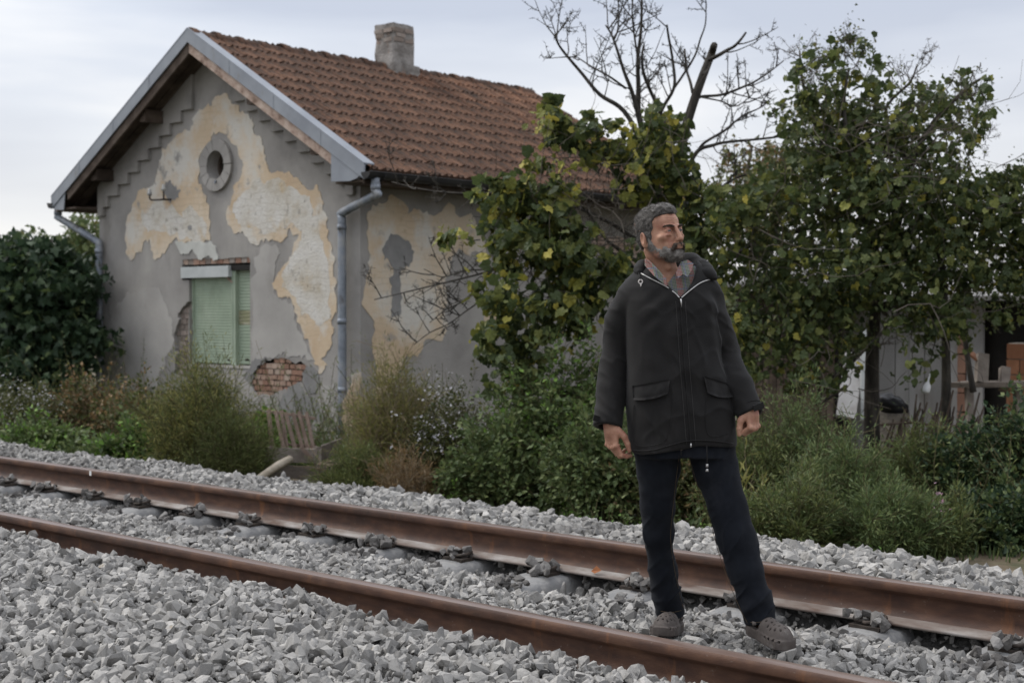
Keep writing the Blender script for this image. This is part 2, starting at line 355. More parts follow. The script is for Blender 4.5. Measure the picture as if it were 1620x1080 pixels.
b = MB(); tube(b, [(0, -.105, -.01), (0, -.105, .03), (0, -.105, .032), (0, -.105, .05)], [.011, .011, .019, .019], 6); bm_ = b.mesh('bolt', M_iron)
b = MB(); box(b, (-.07, -.17, -.012), (.07, -.075, .008), .003); gm_ = b.mesh('guide_plate', M_iron)
for k, x in enumerate(SX):
    if not 2 <= k <= 17: continue
    if k == 2: lab = 'grey concrete sleeper in the bottom right corner, smooth bare edge showing'
    elif k == 3: lab = 'grey concrete sleeper with clip at the right edge of the photo'
    elif k == 4: lab = 'grey concrete sleeper with clip, first one right of the standing man'
    elif k == 5: lab = 'grey concrete sleeper under the far rail directly behind the legs of the man'
    else: lab = f'grey concrete sleeper with rail clip, {words_[k - 6]} one leftwards from the standing man'
    r_ = empty('sleeper', (x, 4.62, -.2), lab, 'sleeper', 'concrete sleepers under the track')
    link('concrete_body', sm, r_, Matrix.Translation((0, -4.62, .2)))
    c = link('rail_clip', cm, r_, Matrix.Translation((random.uniform(-.01, .01), YF - 4.62, .2 - .178)))
    link('bolt', bm_, c, Matrix()); link('guide_plate', gm_, c, Matrix())
# stones pushed up round the man's soles
# stones lodged on the clips and the sleeper shoulders
mb = MB(); P = []
for x in SX:
    for _ in range(13): P.append((x + np.clip(rng.normal(0, .05), -.085, .085), YF - rng.uniform(.06, .2), -.155 + rng.uniform(-.01, .03), rng.uniform(.016, .036)))
    for _ in range(38): P.append((x + np.clip(rng.normal(0, .07), -.12, .12), rng.uniform(4.6, 5.15), -.195 + rng.uniform(-.01, .02), rng.uniform(.014, .03)))
for (u, v, d_) in ((1062, 1006, 5.55), (1030, 1006, 5.45), (1078, 1002, 5.62), (1180, 1006, 5.3), (1200, 1018, 5.22), (1228, 1032, 5.14), (1258, 1030, 5.12), (1235, 1012, 5.3)):
    q = at(u, v, d=d_)
    for _ in range(7): P.append((q[0] + rng.normal(0, .05), q[1] + rng.normal(0, .045), -.168 + rng.uniform(-.012, .008), rng.uniform(.014, .028)))
P = np.array(P); kk = rng.integers(0, len(ROCKS), len(P)); f_ = rframes(len(P))
for k in range(len(ROCKS)):
    s = kk == k; scatter(mb, ROCKS[k][0], ROCKS[k][1], P[s, :3], f_[s], P[s, 3:4] * rng.uniform(.7, 1.2, (s.sum(), 3)))
tag(mb.build('loose_gravel', M_stone2, ballast), kind='stuff')
# ------------------------------------------------------------------ the house
rng = np.random.default_rng(31); random.seed(31)
HY, HX0, HX1, HYB = 11.0, -18.06, -12.47, 16.75       # gable plane, left and right wall, back
RXM, RZ, SLP = -15.28, 4.63, math.tan(math.radians(30.1))
EX, VY0, VY1 = 3.34, 10.6, 17.15                       # half-width at the eaves, verges
def rz(x): return RZ - abs(x - RXM) * SLP
house = empty('house', ((HX0 + HX1) / 2, (HY + HYB) / 2, GZ), 'small old house with peeling cream plaster, green shutters and red tiled gable roof', 'house')
M_render = mat('grey lime render', [(0, (.215, .203, .190)), (.45, (.285, .270, .251)), (1, (.36, .342, .318))], scale=1.0, detail=9, bump=.35, bscale=70, rough=.95, over=[((.15, .145, .14), 1.7, .56, .78, (1, 1, .5)), ((.40, .38, .345), .8, .50, .72, (1, 1, .8)), ((.19, .165, .135), 1.1, .62, .80, (1, 1, .35)), ((.10, .095, .085), 16, .68, .82, (1, 1, .5))])
M_cream = mat('flaking cream limewash', [(0, (.48, .355, .235)), (.45, (.55, .435, .305)), (1, (.61, .53, .42))], scale=1.3, detail=9, bump=.35, bscale=50, rough=.95, over=[((.58, .55, .49), 1.6, .48, .60, (1, 1, 1)), ((.30, .285, .265), 3.2, .60, .68, (1, 1, 1)), ((.36, .27, .17), 9, .60, .82, (1, 1, .7)), ((.22, .20, .17), 26, .68, .82, (1, 1, .55))])
def brick_ghost(m):
    t, p = nodes_of(m); N = t.nodes.new; K = t.links.new
    tc = N('ShaderNodeTexCoord'); sp = N('ShaderNodeSeparateXYZ'); K(tc.outputs['Object'], sp.inputs[0]); ad = N('ShaderNodeMath'); K(sp.outputs[0], ad.inputs[0]); K(sp.outputs[1], ad.inputs[1])
    cb = N('ShaderNodeCombineXYZ'); K(ad.outputs[0], cb.inputs[0]); K(sp.outputs[2], cb.inputs[1])
    nz = N('ShaderNodeTexNoise'); nz.inputs['Scale'].default_value = 6; mxv = N('ShaderNodeMix'); mxv.data_type = 'RGBA'; mxv.blend_type = 'LINEAR_LIGHT'; mxv.inputs[0].default_value = .05
    K(cb.outputs[0], nz.inputs[0]); K(cb.outputs[0], mxv.inputs[6]); K(nz.outputs['Color'], mxv.inputs[7])
    b = N('ShaderNodeTexBrick'); b.inputs['Scale'].default_value = 1; b.inputs['Brick Width'].default_value = .26; b.inputs['Row Height'].default_value = .078; b.inputs['Mortar Size'].default_value = .008; b.inputs['Mortar Smooth'].default_value = .8
    K(mxv.outputs[2], b.inputs[0]); old = p.inputs['Base Color'].links[0].from_socket
    n2 = N('ShaderNodeTexNoise'); n2.inputs['Scale'].default_value = 2.2; n2.inputs['Detail'].default_value = 4; K(tc.outputs['Object'], n2.inputs[0])
    r = N('ShaderNodeMapRange'); r.inputs[1].default_value = .42; r.inputs[2].default_value = .62; r.inputs[4].default_value = .34; K(n2.outputs[0], r.inputs[0])
    ml = N('ShaderNodeMath'); ml.operation = 'MULTIPLY'; K(b.outputs['Fac'], ml.inputs[0]); K(r.outputs[0], ml.inputs[1])
    x = N('ShaderNodeMix'); x.data_type = 'RGBA'; x.inputs[7].default_value = (.30, .245, .18, 1); K(ml.outputs[0], x.inputs[0]); K(old, x.inputs[6]); K(x.outputs[2], p.inputs['Base Color'])
brick_ghost(M_cream)
M_lime = mat('worn whitewash', [(0, (.44, .39, .31)), (.4, (.55, .52, .46)), (1, (.62, .60, .56))], scale=3, detail=10, bump=.5, bscale=40, rough=.95, over=[((.50, .40, .27), 2.5, .55, .68, (1, 1, 1)), ((.20, .175, .145), 20, .60, .74, (1, 1, .5)), ((.30, .28, .25), 7, .62, .74, (1, 1, 1))])
brick_ghost(M_lime)
M_grey2 = mat('older grey mortar', [(0, (.19, .185, .18)), (1, (.27, .265, .255))], scale=4, detail=8, bump=.5, bscale=60, rough=.95)
M_light = mat('pale smooth render', [(0, (.31, .296, .275)), (1, (.41, .39, .362))], scale=1.6, detail=8, bump=.15, bscale=60, rough=.95, over=[((.24, .225, .205), 1.6, .55, .75, (1, 1, .6))])
M_brick = mat('old brick', [(0, (.20, .115, .082)), (.4, (.28, .165, .118)), (.7, (.34, .24, .185)), (1, (.43, .37, .31))], scale=9, rndw=.75, bump=.4, bscale=60, rough=.95, lo=.2, hi=.8)
M_brick2 = mat('dusty grey brick', [(0, (.15, .125, .105)), (.6, (.25, .205, .175)), (1, (.34, .31, .28))], scale=9, rndw=.7, bump=.4, bscale=60, rough=.95)
M_mortar = mat('crumbling mortar', [(0, (.15, .135, .12)), (1, (.28, .25, .21))], scale=12, bump=.6, bscale=40)
M_wood = mat('weathered dark wood', [(0, (.035, .026, .02)), (.5, (.075, .055, .042)), (1, (.14, .11, .088))], scale=5, detail=9, stretch=(1, 1, 1), rndw=.35, bump=.3, bscale=40)
M_barge = mat('peeling paint on wood', [(0, (.12, .075, .05)), (.4, (.34, .25, .20)), (1, (.50, .41, .34))], scale=7, detail=9, bump=.3, bscale=40)
M_zinc = mat('blue grey sheet metal', [(0, (.21, .225, .25)), (1, (.285, .305, .33))], scale=2, metal=.25, rough=.5, over=[((.20, .19, .18), 5, .62, .8, (1, 1, .4))])
M_pipe = mat('worn galvanised pipe', [(0, (.17, .19, .22)), (.5, (.25, .275, .31)), (1, (.34, .345, .35))], scale=6, detail=8, metal=.25, rough=.55, over=[((.11, .10, .09), 9, .55, .7, (1, 1, .5))])
M_gutter = mat('dark gutter', [(0, (.015, .015, .016)), (1, (.035, .034, .033))], scale=5, rough=.5)
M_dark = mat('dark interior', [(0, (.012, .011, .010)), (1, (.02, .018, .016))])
M_tile = mat('clay roof tile', [(0, (.065, .036, .025)), (.35, (.125, .064, .040)), (.7, (.19, .098, .060)), (1, (.27, .155, .10))], scale=3.0, detail=8, rndw=.5, lo=.3, hi=.7, bump=.35, bscale=50, rough=.9, over=[((.030, .026, .022), 2.2, .46, .70, (1, 1, 1)), ((.03, .026, .022), 28, .50, .70, (1, 1, 1)), ((.30, .28, .22), 46, .74, .8, (1, 1, 1))])

def gp(u, v, Y=HY): p = at(u, v, Y=Y); return (p[0], p[2])
def sp(u, v, X=HX1): p = at(u, v, X=X); return (p[1], p[2])
def temp(mb):
    o = bpy.data.objects.new('tmp', mb.mesh('tmp', None)); COL.objects.link(o); return o
def carve(mb, cutters, name, m, parent):
    """mb minus the cutters (each a function that makes one), as one mesh; a cut that goes wrong is tried again with a new outline"""
    def vol(me): b = bmesh.new(); b.from_mesh(me); v = b.calc_volume(); b.free(); return v
    me = mb.mesh('tmp', None); v0 = vol(me)
    for make in cutters:
        for t in range(8):
            c = temp(make()); cv = vol(c.data); o = bpy.data.objects.new('tmp', me); COL.objects.link(o)
            md = o.modifiers.new('cut', 'BOOLEAN'); md.object = c; md.operation = 'DIFFERENCE'; md.solver = 'EXACT'
            new = bpy.data.meshes.new_from_object(o.evaluated_get(bpy.context.evaluated_depsgraph_get())); v1 = vol(new)
            bpy.data.objects.remove(c); bpy.data.objects.remove(o)
            if 0 <= v0 - v1 <= abs(cv) + 1e-4 and v0 - v1 > 1e-5 and len(new.polygons) >= len(me.polygons): me, v0 = new, v1; break
    me.polygons.foreach_set('use_smooth', np.zeros(len(me.polygons), bool)); me.name = name; me.materials.clear(); me.materials.append(m); me.transform(Matrix.Translation(Vector(-base(parent))))
    o = bpy.data.objects.new(name, me); COL.objects.link(o); o.parent = parent; return o

# walls
zt = lambda x: rz(x) - .14
gable = MB(); prism(gable, [(HX0, GZ - .3), (HX1, GZ - .3), (HX1, zt(HX1)), (RXM, zt(RXM)), (HX0, zt(HX0))], HY, HY + .4)
wx0, wz1 = gp(299, 419); wx1, _ = gp(395.5, 419); _, wz0 = gp(345, 577)
bx0, lz1 = gp(288, 409)
cw = lambda: box(MB(), (wx0, HY - .1, wz0), (wx1, HY + .28, wz1))
cw0 = lambda: box(MB(), (bx0, HY - .1, gp(330, 442)[1]), (wx0 + .01, HY + .12, wz1))          # where the shutter box sits
ox, oz = gp(344.5, 261.5)
a40 = np.linspace(0, 2 * np.pi, 40, endpoint=False); c1 = lambda: prism(MB(), np.column_stack([ox + .185 * np.cos(a40), oz + .185 * np.sin(a40)]), HY - .2, HY + .33)
POLY = {}
def ragged(nm, P, amp, it, depth): POLY[nm] = rough(P, amp, it); return prism(MB(), POLY[nm], HY - .1, HY + depth)
brick_poly0 = [gp(*q) for q in [(398, 607), (400, 590), (408, 577), (420, 569), (440, 567), (458, 569), (476, 571), (486, 578), (480, 592), (478, 604), (462, 610), (447, 617), (430, 624), (408, 626)]]; POLY['brick_poly'] = None
rev_poly0 = [gp(*q) for q in [(300, 577), (300, 478), (294, 480), (287, 488), (281, 502), (278, 520), (276, 540), (279, 560), (274, 590), (286, 600), (300, 600)]]; POLY['rev_poly'] = None
lint_poly0 = [gp(*q) for q in [(289, 420), (289, 411), (320, 409), (350, 410), (389, 407), (395, 409), (396, 420)]]; POLY['lint_poly'] = None
c2 = lambda: ragged('brick_poly', brick_poly0, .025, 2, .022)
c3 = lambda: ragged('rev_poly', rev_poly0, .02, 2, .06)
c4 = lambda: ragged('lint_poly', lint_poly0, .008, 1, .03)
gw = carve(gable, [cw, cw0, c1, c2, c3, c4], 'gable_wall', M_render, house)
lw = MB(); box(lw, (HX1 - .4, HY + .4, GZ - .3), (HX1, HYB, zt(HX1) - .02)); lw = lw.build('long_wall', M_render, house)
b = MB(); box(b, (HX0, HY + .4, GZ - .3), (HX0 + .4, HYB, zt(HX0) - .02)); b.build('rear_long_wall', M_render, house)
b = MB(); prism(b, [(HX0, GZ - .3), (HX1, GZ - .3), (HX1, zt(HX1)), (RXM, zt(RXM)), (HX0, zt(HX0))], HYB, HYB + .3); b.build('far_gable_wall', M_render, house)

def patch(parent, pts, m, t=.007, amp=.05, plane='G', name='plaster_patch', it=3):
    b = MB()
    if plane == 'G': prism(b, rough([gp(*q) for q in pts], amp, it), HY - t, HY + .001)
    else:
        P = rough([sp(*q) for q in pts], amp, it); prism(b, P[::-1], HX1 - .001, HX1 + t, 'X'); 
    return b.build(name, m, parent)
# bricks laid in the places where the render has fallen off
def inside(P, x, y):
    P = np.asarray(P); q = np.roll(P, -1, 0); c = False
    for (x1, y1), (x2, y2) in zip(P, q):
        if (y1 > y) != (y2 > y) and x < (x2 - x1) * (y - y1) / (y2 - y1) + x1: c = not c
    return c
def lay(poly, parent, bw, bh, gap, Y, depth, mort, m=None):
    P = np.asarray(poly); lo, hi = P.min(0), P.max(0); r = 0; z = lo[1]
    b = MB(); prism(b, lo_hi_shrink(P), Y + .012, Y + .05); b.build(mort, M_mortar, parent)
    while z < hi[1]:
        x = lo[0] - random.uniform(.3, .7) * bw * (1 if r % 2 else .4)
        while x < hi[0]:
            if inside(P, x + bw / 2, z + bh / 2):
                k = MB(); box(k, (x, Y + random.uniform(-.007, .004), z), (x + bw * random.uniform(.95, 1.02), Y + depth, z + bh), .004); k.build('brick', m or M_brick, parent)
            x += bw + gap
        z += bh + gap; r += 1
def lo_hi_shrink(P): c = P.mean(0); return c + (P - c) * 1.03
lay(POLY['brick_poly'], gw, .105, .060, .011, HY + .010, .03, 'mortar')
lay(POLY['rev_poly'], gw, .13, .062, .012, HY + .045, .05, 'mortar', M_brick2)
x = bx0
while x < wx1 - .03:
    k = MB(); box(k, (x, HY + random.uniform(.008, .016), lz1 - .075 - .01), (min(x + .118, wx1), HY + .06, lz1 - .012), .005); k.build('brick', M_brick2 if random.random() < .4 else M_brick, gw); x += .128
# cream limewash areas on the gable
creamG = [(352, 150), (368, 165), (380, 178), (393, 180), (400, 203), (415, 220), (418, 243), (424, 263), (430, 275), (460, 275), (480, 293), (503, 293), (513, 323), (517, 350), (522, 383), (531, 411), (533, 494), (524, 509), (527, 528), (518, 555), (510, 574), (500, 572), (482, 536), (470, 509), (466, 483), (455, 471), (440, 468), (440, 433), (451, 418), (463, 407), (474, 369), (459, 361), (444, 384), (432, 378), (413, 380), (392, 376), (371, 370), (358, 340), (367, 313), (383, 270), (382, 253), (375, 230), (357, 213), (335, 216), (318, 243), (317, 270), (320, 297), (327, 313), (333, 357), (333, 380), (300, 386), (273, 382), (268, 385), (254, 407), (250, 408), (239, 395), (237, 378), (227, 384), (225, 399), (216, 399), (208, 412), (199, 399), (198, 377), (203, 340), (210, 323), (233, 297), (248, 293), (250, 270), (252, 253), (267, 227), (287, 212), (307, 197), (313, 177), (327, 168), (343, 153)]
patch(gw, creamG, M_cream)
patch(gw, [(392, 300), (420, 292), (455, 296), (490, 310), (505, 340), (512, 385), (520, 415), (524, 490), (516, 507), (500, 512), (478, 500), (470, 478), (458, 462), (447, 455), (446, 436), (458, 416), (470, 396), (478, 366), (462, 352), (440, 366), (415, 366), (382, 358), (368, 336), (376, 315)], M_lime, .0085, .06)
patch(gw, [(225, 330), (255, 318), (300, 325), (322, 345), (326, 372), (300, 378), (270, 374), (235, 368)], M_lime, .0085, .06)
patch(gw, [(497, 574), (513, 572), (518, 578), (510, 590), (504, 590)], M_cream, .006, .03)
patch(gw, [(258, 296), (264, 287), (272, 290), (280, 300), (287, 302), (284, 312), (274, 316), (270, 322), (264, 312), (258, 304)], M_grey2, .010, .03)
patch(gw, [(298, 357), (304, 357), (304, 364), (298, 364)], M_grey2, .010, .005)
M_white = mat('whitish lime patch', [(0, (.42, .42, .385)), (1, (.55, .55, .51))], scale=4, bump=.2)
patch(gw, [(278, 384), (300, 382), (333, 381), (342, 390), (346, 405), (335, 408), (322, 408), (310, 402), (296, 402), (288, 402)], M_white, .012, .03)
patch(gw, [(402, 408), (412, 392), (436, 386), (444, 402), (436, 420), (435, 466), (454, 474), (465, 486), (469, 512), (480, 536), (497, 570), (478, 568), (455, 565), (438, 563), (425, 566), (402, 578), (398, 540), (398, 440)], M_light, .005, .03)
patch(gw, [(178, 500), (192, 478), (215, 470), (240, 455), (258, 470), (268, 500), (272, 530), (262, 575), (250, 610), (238, 612), (222, 592), (205, 600), (196, 575), (180, 560)], M_light, .004, .05)
patch(gw, [(479, 590), (488, 580), (494, 578), (503, 592), (506, 608), (498, 622), (487, 622), (480, 612)], M_grey2, .012, .03)
patch(gw, [(390, 590), (398, 578), (412, 567), (422, 564), (420, 570), (408, 578), (402, 590), (399, 606), (392, 602)], M_grey2, .016, .02)
patch(gw, [(503, 612), (530, 606), (532, 660), (515, 655), (505, 640)], M_light, .006, .03)
patch(gw, [(440, 640), (455, 618), (478, 612), (497, 632), (512, 660), (530, 668), (528, 690), (450, 690)], M_grey2, .006, .04)
# plinth blocks
for (u, v, w_, h_) in [(505, 676, .2, .1), (524, 676, .18, .1), (497, 694, .16, .1), (516, 694, .22, .1), (478, 690, .2, .11), (533, 694, .1, .1), (460, 690, .16, .1)]:
    x, z = gp(u, v); k = MB(); box(k, (x - w_ / 2, HY - .03, z - h_ / 2), (x + w_ / 2, HY + .01, z + h_ / 2), .012); k.build('plinth_stone', M_light, gw)
# long wall
patch(lw, [(589, 324), (614, 311), (633, 316), (645, 338), (663, 331), (702, 328), (751, 348), (771, 407), (736, 402), (712, 417), (709, 515), (702, 530), (670, 540), (660, 564), (638, 569), (600, 640), (594, 574), (591, 515), (579, 446), (586, 402), (582, 363)], M_cream, plane='S')
patch(lw, [(604, 397), (614, 378), (628, 371), (645, 380), (655, 398), (650, 415), (640, 422), (634, 428), (636, 470), (630, 500), (618, 504), (620, 470), (622, 425), (608, 412)], M_grey2, .011, .04, 'S')
patch(lw, [(765, 480), (780, 470), (800, 480), (790, 515), (766, 512)], M_cream, .007, .05, 'S')
patch(lw, [(850, 372), (900, 364), (1000, 372), (1060, 392), (1050, 420), (960, 402), (900, 398), (856, 392)], M_barge, .007, .05, 'S')
patch(lw, [(540, 640), (556, 590), (571, 588), (571, 690), (552, 700)], M_cream, .006, .03, 'S')
# stepped frieze under the verge
for sgn in (-1, 1):
    P = []; n = 9; xa, xb = 2.74, .45
    for k in range(n):
        x = xa + (xb - xa) * k / n; x2 = xa + (xb - xa) * (k + 1) / n; zk = RZ - .30 - x2 * SLP - .30
        P += [(x, zk - (.10 if k == 0 else 0)), (x2, zk)] if k else [(x, zk - .12), (x - .14, zk - .12), (x - .14, zk), (x2, zk)]
    P += [(xb, RZ - .15 - xb * SLP), (xa, RZ - .15 - xa * SLP)]
    P = np.array([(RXM + sgn * p, q) for p, q in P]); 
    if sgn < 0: P = P[::-1]
    b = MB(); prism(b, P[::-1] if sgn > 0 else P[::-1], HY - .055, HY + .01); b.build('stepped_frieze', M_render, house)
# round window
rt = empty('round_window', (ox, HY, oz)); rt.parent = house; rt.location = Vector((ox, HY, oz)) - house.location
def ring(r0, r1, y0, y1, name, m, parent, n=48, seg=None):
    a = np.linspace(0, 2 * np.pi, n, endpoint=False); V = []
    for r_, y_ in ((r0, y0), (r1, y0), (r1, y1), (r0, y1)): V.append(np.column_stack([r_ * np.cos(a), np.full(n, y_), r_ * np.sin(a)]))
    k = np.arange(n); k2 = (k + 1) % n; F = np.concatenate([np.column_stack([i * n + k, i * n + k2, ((i + 1) % 4) * n + k2, ((i + 1) % 4) * n + k]) for i in range(4)])
    b = MB(); b.add(np.concatenate(V), F); return b.build(name, m, parent, local=True)
for k in range(14):
    a = np.linspace(2 * np.pi * k / 14 + .012, 2 * np.pi * (k + 1) / 14 - .012, 5); y0 = -.045 + random.uniform(-.006, .006)
    V = np.concatenate([np.column_stack([r_ * np.cos(a), np.full(5, y_), r_ * np.sin(a)]) for r_, y_ in ((.187, y0), (.335, y0), (.335, .01), (.187, .01))]); i = np.arange(4)
    F = np.concatenate([np.column_stack([q * 5 + i, q * 5 + i + 1, ((q + 1) % 4) * 5 + i + 1, ((q + 1) % 4) * 5 + i]) for q in range(4)] + [np.array([[0, 5, 10, 15], [19, 14, 9, 4]])])
    bb = MB(); bb.add(V, F); bb.build('brick', M_render, rt, local=True)
ring(.150, .186, .13, .19, 'frame', M_wood, rt)
b = MB(); a = np.linspace(0, 2 * np.pi, 32, endpoint=False); prism(b, np.column_stack([.16 * np.cos(a), .16 * np.sin(a)]), .17, .175); 
M_glass = mat('dark dusty glass', [(0, (.02, .018, .016)), (1, (.05, .045, .04))], rough=.25, spec=.5); b.build('pane', M_glass, rt, local=True)
b = MB(); box(b, (-.012, .135, -.16), (.012, .168, .16)); b.build('glazing_bar', M_wood, rt, local=True)
b = MB(); tube(b, smoothline([(.02, -.05, -.20), (.03, -.06, -.215), (.02, -.07, -.24)], 4), .012); b.build('hook', M_pipe, rt, local=True)
# iron bracket with two insulators
M_porc = mat('grey porcelain', [(0, (.3, .3, .29)), (1, (.42, .42, .4))], rough=.4)
q = at(271, 313, Y=HY); ib = empty('insulator_bracket', q); ib.parent = house; ib.location = Vector(q) - house.location
b = MB(); tube(b, smoothline([(.0, .02, -.02), (0, -.12, -.03), (-.12, -.16, -.03), (-.22, -.18, -.02), (-.24, -.18, .05)], 4), .013); tube(b, [(0, -.12, -.03), (0, -.12, .12)], .012); b.build('iron_arm', M_iron, ib, local=True)
for (x, y, z) in ((-.24, -.18, .05), (0, -.12, .1)):
    b = MB(); tube(b, [(x, y, z - .02), (x, y, z), (x, y, z + .02), (x, y, z + .03), (x, y, z + .06), (x, y, z + .075)], [.02, .034, .034, .022, .026, .012], 12); b.build('insulator', M_porc, ib, True, True)

# window: roller shutters, box, frame
wd = empty('window', ((wx0 + wx1) / 2, HY + .1, wz0)); wd.parent = house; wl = base(wd).copy(); wd.location = Vector(wl) - house.location
class W_:  # world base for the window's children
    location = wl
def wbuild(mb, name, m, smooth=False):
    o = bpy.data.objects.new(name, mb.mesh(name, m, smooth, wl)); COL.objects.link(o); o.parent = wd; return o
M_green = mat('pale green paint', [(0, (.255, .31, .23)), (.5, (.30, .36, .27)), (1, (.345, .40, .31))], scale=3, rough=.6, over=[((.20, .25, .17), 2.5, .55, .8, (1, 1, .4)), ((.13, .17, .11), 22, .7, .85, (1, 1, .3))])
M_slat2 = mat('stained shutter slats', [(0, (.19, .20, .10)), (.6, (.30, .29, .19)), (1, (.42, .40, .32))], scale=14, stretch=(.4, 1, 3))
def curtain(x0, x1, z0, z1, y, m, pitch=.036):
    n = max(2, int((z1 - z0) / pitch)); pr = []
    for k in range(n):
        z = z0 + k * (z1 - z0) / n; h_ = (z1 - z0) / n
        pr += [(y + .001, z), (y - .004, z + .12 * h_), (y - .006, z + .5 * h_), (y - .004, z + .86 * h_), (y + .001, z + .95 * h_)]
    pr.append((y + .004, z1)); pr = np.array(pr); m_ = len(pr)
    V = np.concatenate([np.column_stack([np.full(m_, x_), pr]) for x_ in (x0, x1)]); i = np.arange(m_ - 1)
    b = MB(); b.add(V, np.column_stack([i, i + m_, i + m_ + 1, i + 1]), .3); return b
lx1 = gp(368, 500, HY + .06)[0]; rx0 = gp(374.5, 500, HY + .06)[0]
zs0 = wz0 + .015; zt1 = wz1 - .04
wbuild(curtain(wx0 + .03, lx1, zs0, zt1, HY + .07, M_green), 'shutter_curtain', M_green)
zb0, zb1 = gp(385, 514)[1], gp(385, 491)[1]
wbuild(curtain(rx0, wx1 + .04, zs0, zb0, HY + .10, M_green, .04), 'shutter_curtain', M_green)
wbuild(curtain(rx0, wx1 + .04, zb0, zb1, HY + .10, M_green, .04), 'stained_slats', M_slat2)
wbuild(curtain(rx0, wx1 + .04, zb1, zt1, HY + .10, M_green, .04), 'shutter_curtain', M_green)
b = MB(); box(b, (wx0, HY + .045, wz0), (wx0 + .03, HY + .1, zt1)); wbuild(b, 'guide_rail', M_green)
b = MB(); box(b, (lx1, HY + .04, wz0), (rx0, HY + .13, zt1)); wbuild(b, 'guide_rail', M_green)
b = MB(); box(b, (lx1 + .022, HY + .034, wz0 + .1), (lx1 + .034, HY + .042, zt1)); wbuild(b, 'guide_rail', M_green)
M_shbox = mat('dirty white sheet', [(0, (.38, .40, .39)), (1, (.52, .54, .53))], scale=3, rough=.6)
b = MB(); za, zb = gp(330, 439)[1], gp(330, 421)[1]; box(b, (bx0 + .005, HY - .025, za), (gp(361, 430, HY - .025)[0], HY + .06, zb), .004); wbuild(b, 'shutter_box', M_shbox)
b = MB(); box(b, (lx1 - .04, HY + .02, wz1 - .09), (wx1, HY + .2, wz1 - .02)); wbuild(b, 'shutter_housing', M_dark)
b = MB(); tube(b, [(lx1, HY + .06, wz1 - .065), (wx1 + .05, HY + .06, wz1 - .065)], .024, 10); wbuild(b, 'shutter_roller', M_barge)
b = MB(); tube(b, [(lx1 - .1, HY - .0, za + .06), (lx1 - .02, HY + .03, za - .04), (lx1 + .03, HY + .035, za - .07)], .013); wbuild(b, 'bracket', M_barge)
b = MB(); box(b, (wx0 - .03, HY - .015, wz0 - .035), (wx1 + .02, HY + .2, wz0), .006); wbuild(b, 'sill', M_light)
for u in (362, 371, 390):
    x, z = gp(u, 569, HY + .06); b = MB(); tube(b, [(x, HY + .09, z), (x, HY + .045, z)], .014, 8); wbuild(b, 'shutter_knob', M_iron)
b = MB(); box(b, (wx0 - .02, HY + .2, wz0 - .02), (wx1 + .1, HY + .27, wz1)); wbuild(b, 'dark_opening', M_dark)

# roof
rf = empty('roof', (0, 0, 0)); rf.parent = house; rf.location = Vector((RXM, VY0, RZ)) - house.location; rfl = np.array([RXM, VY0, RZ])
def rb(mb, name, m, smooth=False):
    o = bpy.data.objects.new(name, mb.mesh(name, m, smooth, rfl)); COL.objects.link(o); o.parent = rf; return o
ca, sa = math.cos(math.radians(30.1)), math.sin(math.radians(30.1)); SL = EX / ca
for s in (-1, 1):
    b = MB(); P = [(RXM, RZ - .03), (RXM + s * EX * .985, rz(RXM + EX * .985) - .03), (RXM + s * EX * .985, rz(RXM + EX * .985) - .085), (RXM, RZ - .085)]
    prism(b, P if s < 0 else P[::-1], VY0 + .03, VY1 - .03); rb(b, 'roof_deck', M_wood)
# tiles: right slope singly, left slope as one layer
def tile_t():
    py = np.array([0, .06, .14, .20, .30, .38, .46, .54, .60, .70, .78, .86, .93, 1.0]); pz = np.array([.020, .034, .030, .004, .000, .000, .026, .026, .004, .000, .000, .010, .020, .014])
    n = len(py); L_ = .40; T = []
    for x_, dz in ((0, 0), (L_, 0)): T.append(np.column_stack([np.full(n, x_), py * .208, pz + dz]))
    T.append(np.column_stack([np.full(n, L_ - .004), py * .208, pz * .3 - .028])); T = np.concatenate(T); i = np.arange(n - 1)
    F = np.concatenate([np.column_stack([i, i + n, i + n + 1, i + 1]), np.column_stack([i + n, i + 2 * n, i + 2 * n + 1, i + n + 1])]); return T, F
TT, TF = tile_t(); bt = MB(); bt.add(TT, TF, 0.0); tile_me = bt.mesh('roof_tile', M_tile)
rows, cols = 12, 33; gauge = (SL - .0) / rows; cw_ = (VY1 - VY0 - .06) / cols
tiles = []
for r in range(rows):
    for c in range(cols):
        tilt = math.radians(3.4) + random.gauss(0, .006); d0 = gauge * (r + 1) - .40 + (.045 if r == rows - 1 else .02) + random.gauss(0, .004)
        o = np.array([RXM + ca * d0, VY0 + .03 + c * cw_ + random.gauss(0, .002), RZ - sa * d0]) + np.array([sa, 0, ca]) * .012
        a_ = math.radians(30.1) - tilt; X_ = np.array([math.cos(a_), random.gauss(0, .006), -math.sin(a_)]); X_ /= np.linalg.norm(X_); Y_ = np.array([0, 1, 0.0]); Z_ = np.cross(X_, Y_); Y_ = np.cross(Z_, X_)
        tiles.append((o, np.stack([X_, Y_, Z_])))
dist = np.array([np.linalg.norm(t[0] - CAM) for t in tiles]); od = np.argsort(dist)
for t in od[:300]:
    o, A = tiles[t]; q = o - rfl; M_ = Matrix([[A[0][r], A[1][r], A[2][r], q[r]] for r in range(3)] + [[0, 0, 0, 1]]); link('roof_tile', tile_me, rf, M_)
b = MB(); scatter(b, TT, TF, np.array([tiles[t][0] for t in od[300:]]), np.array([tiles[t][1] for t in od[300:]]), np.ones(len(od) - 300)); tag(rb(b, 'roof_tiles', M_tile), kind='stuff')
b = MB(); P_, A_ = [], []
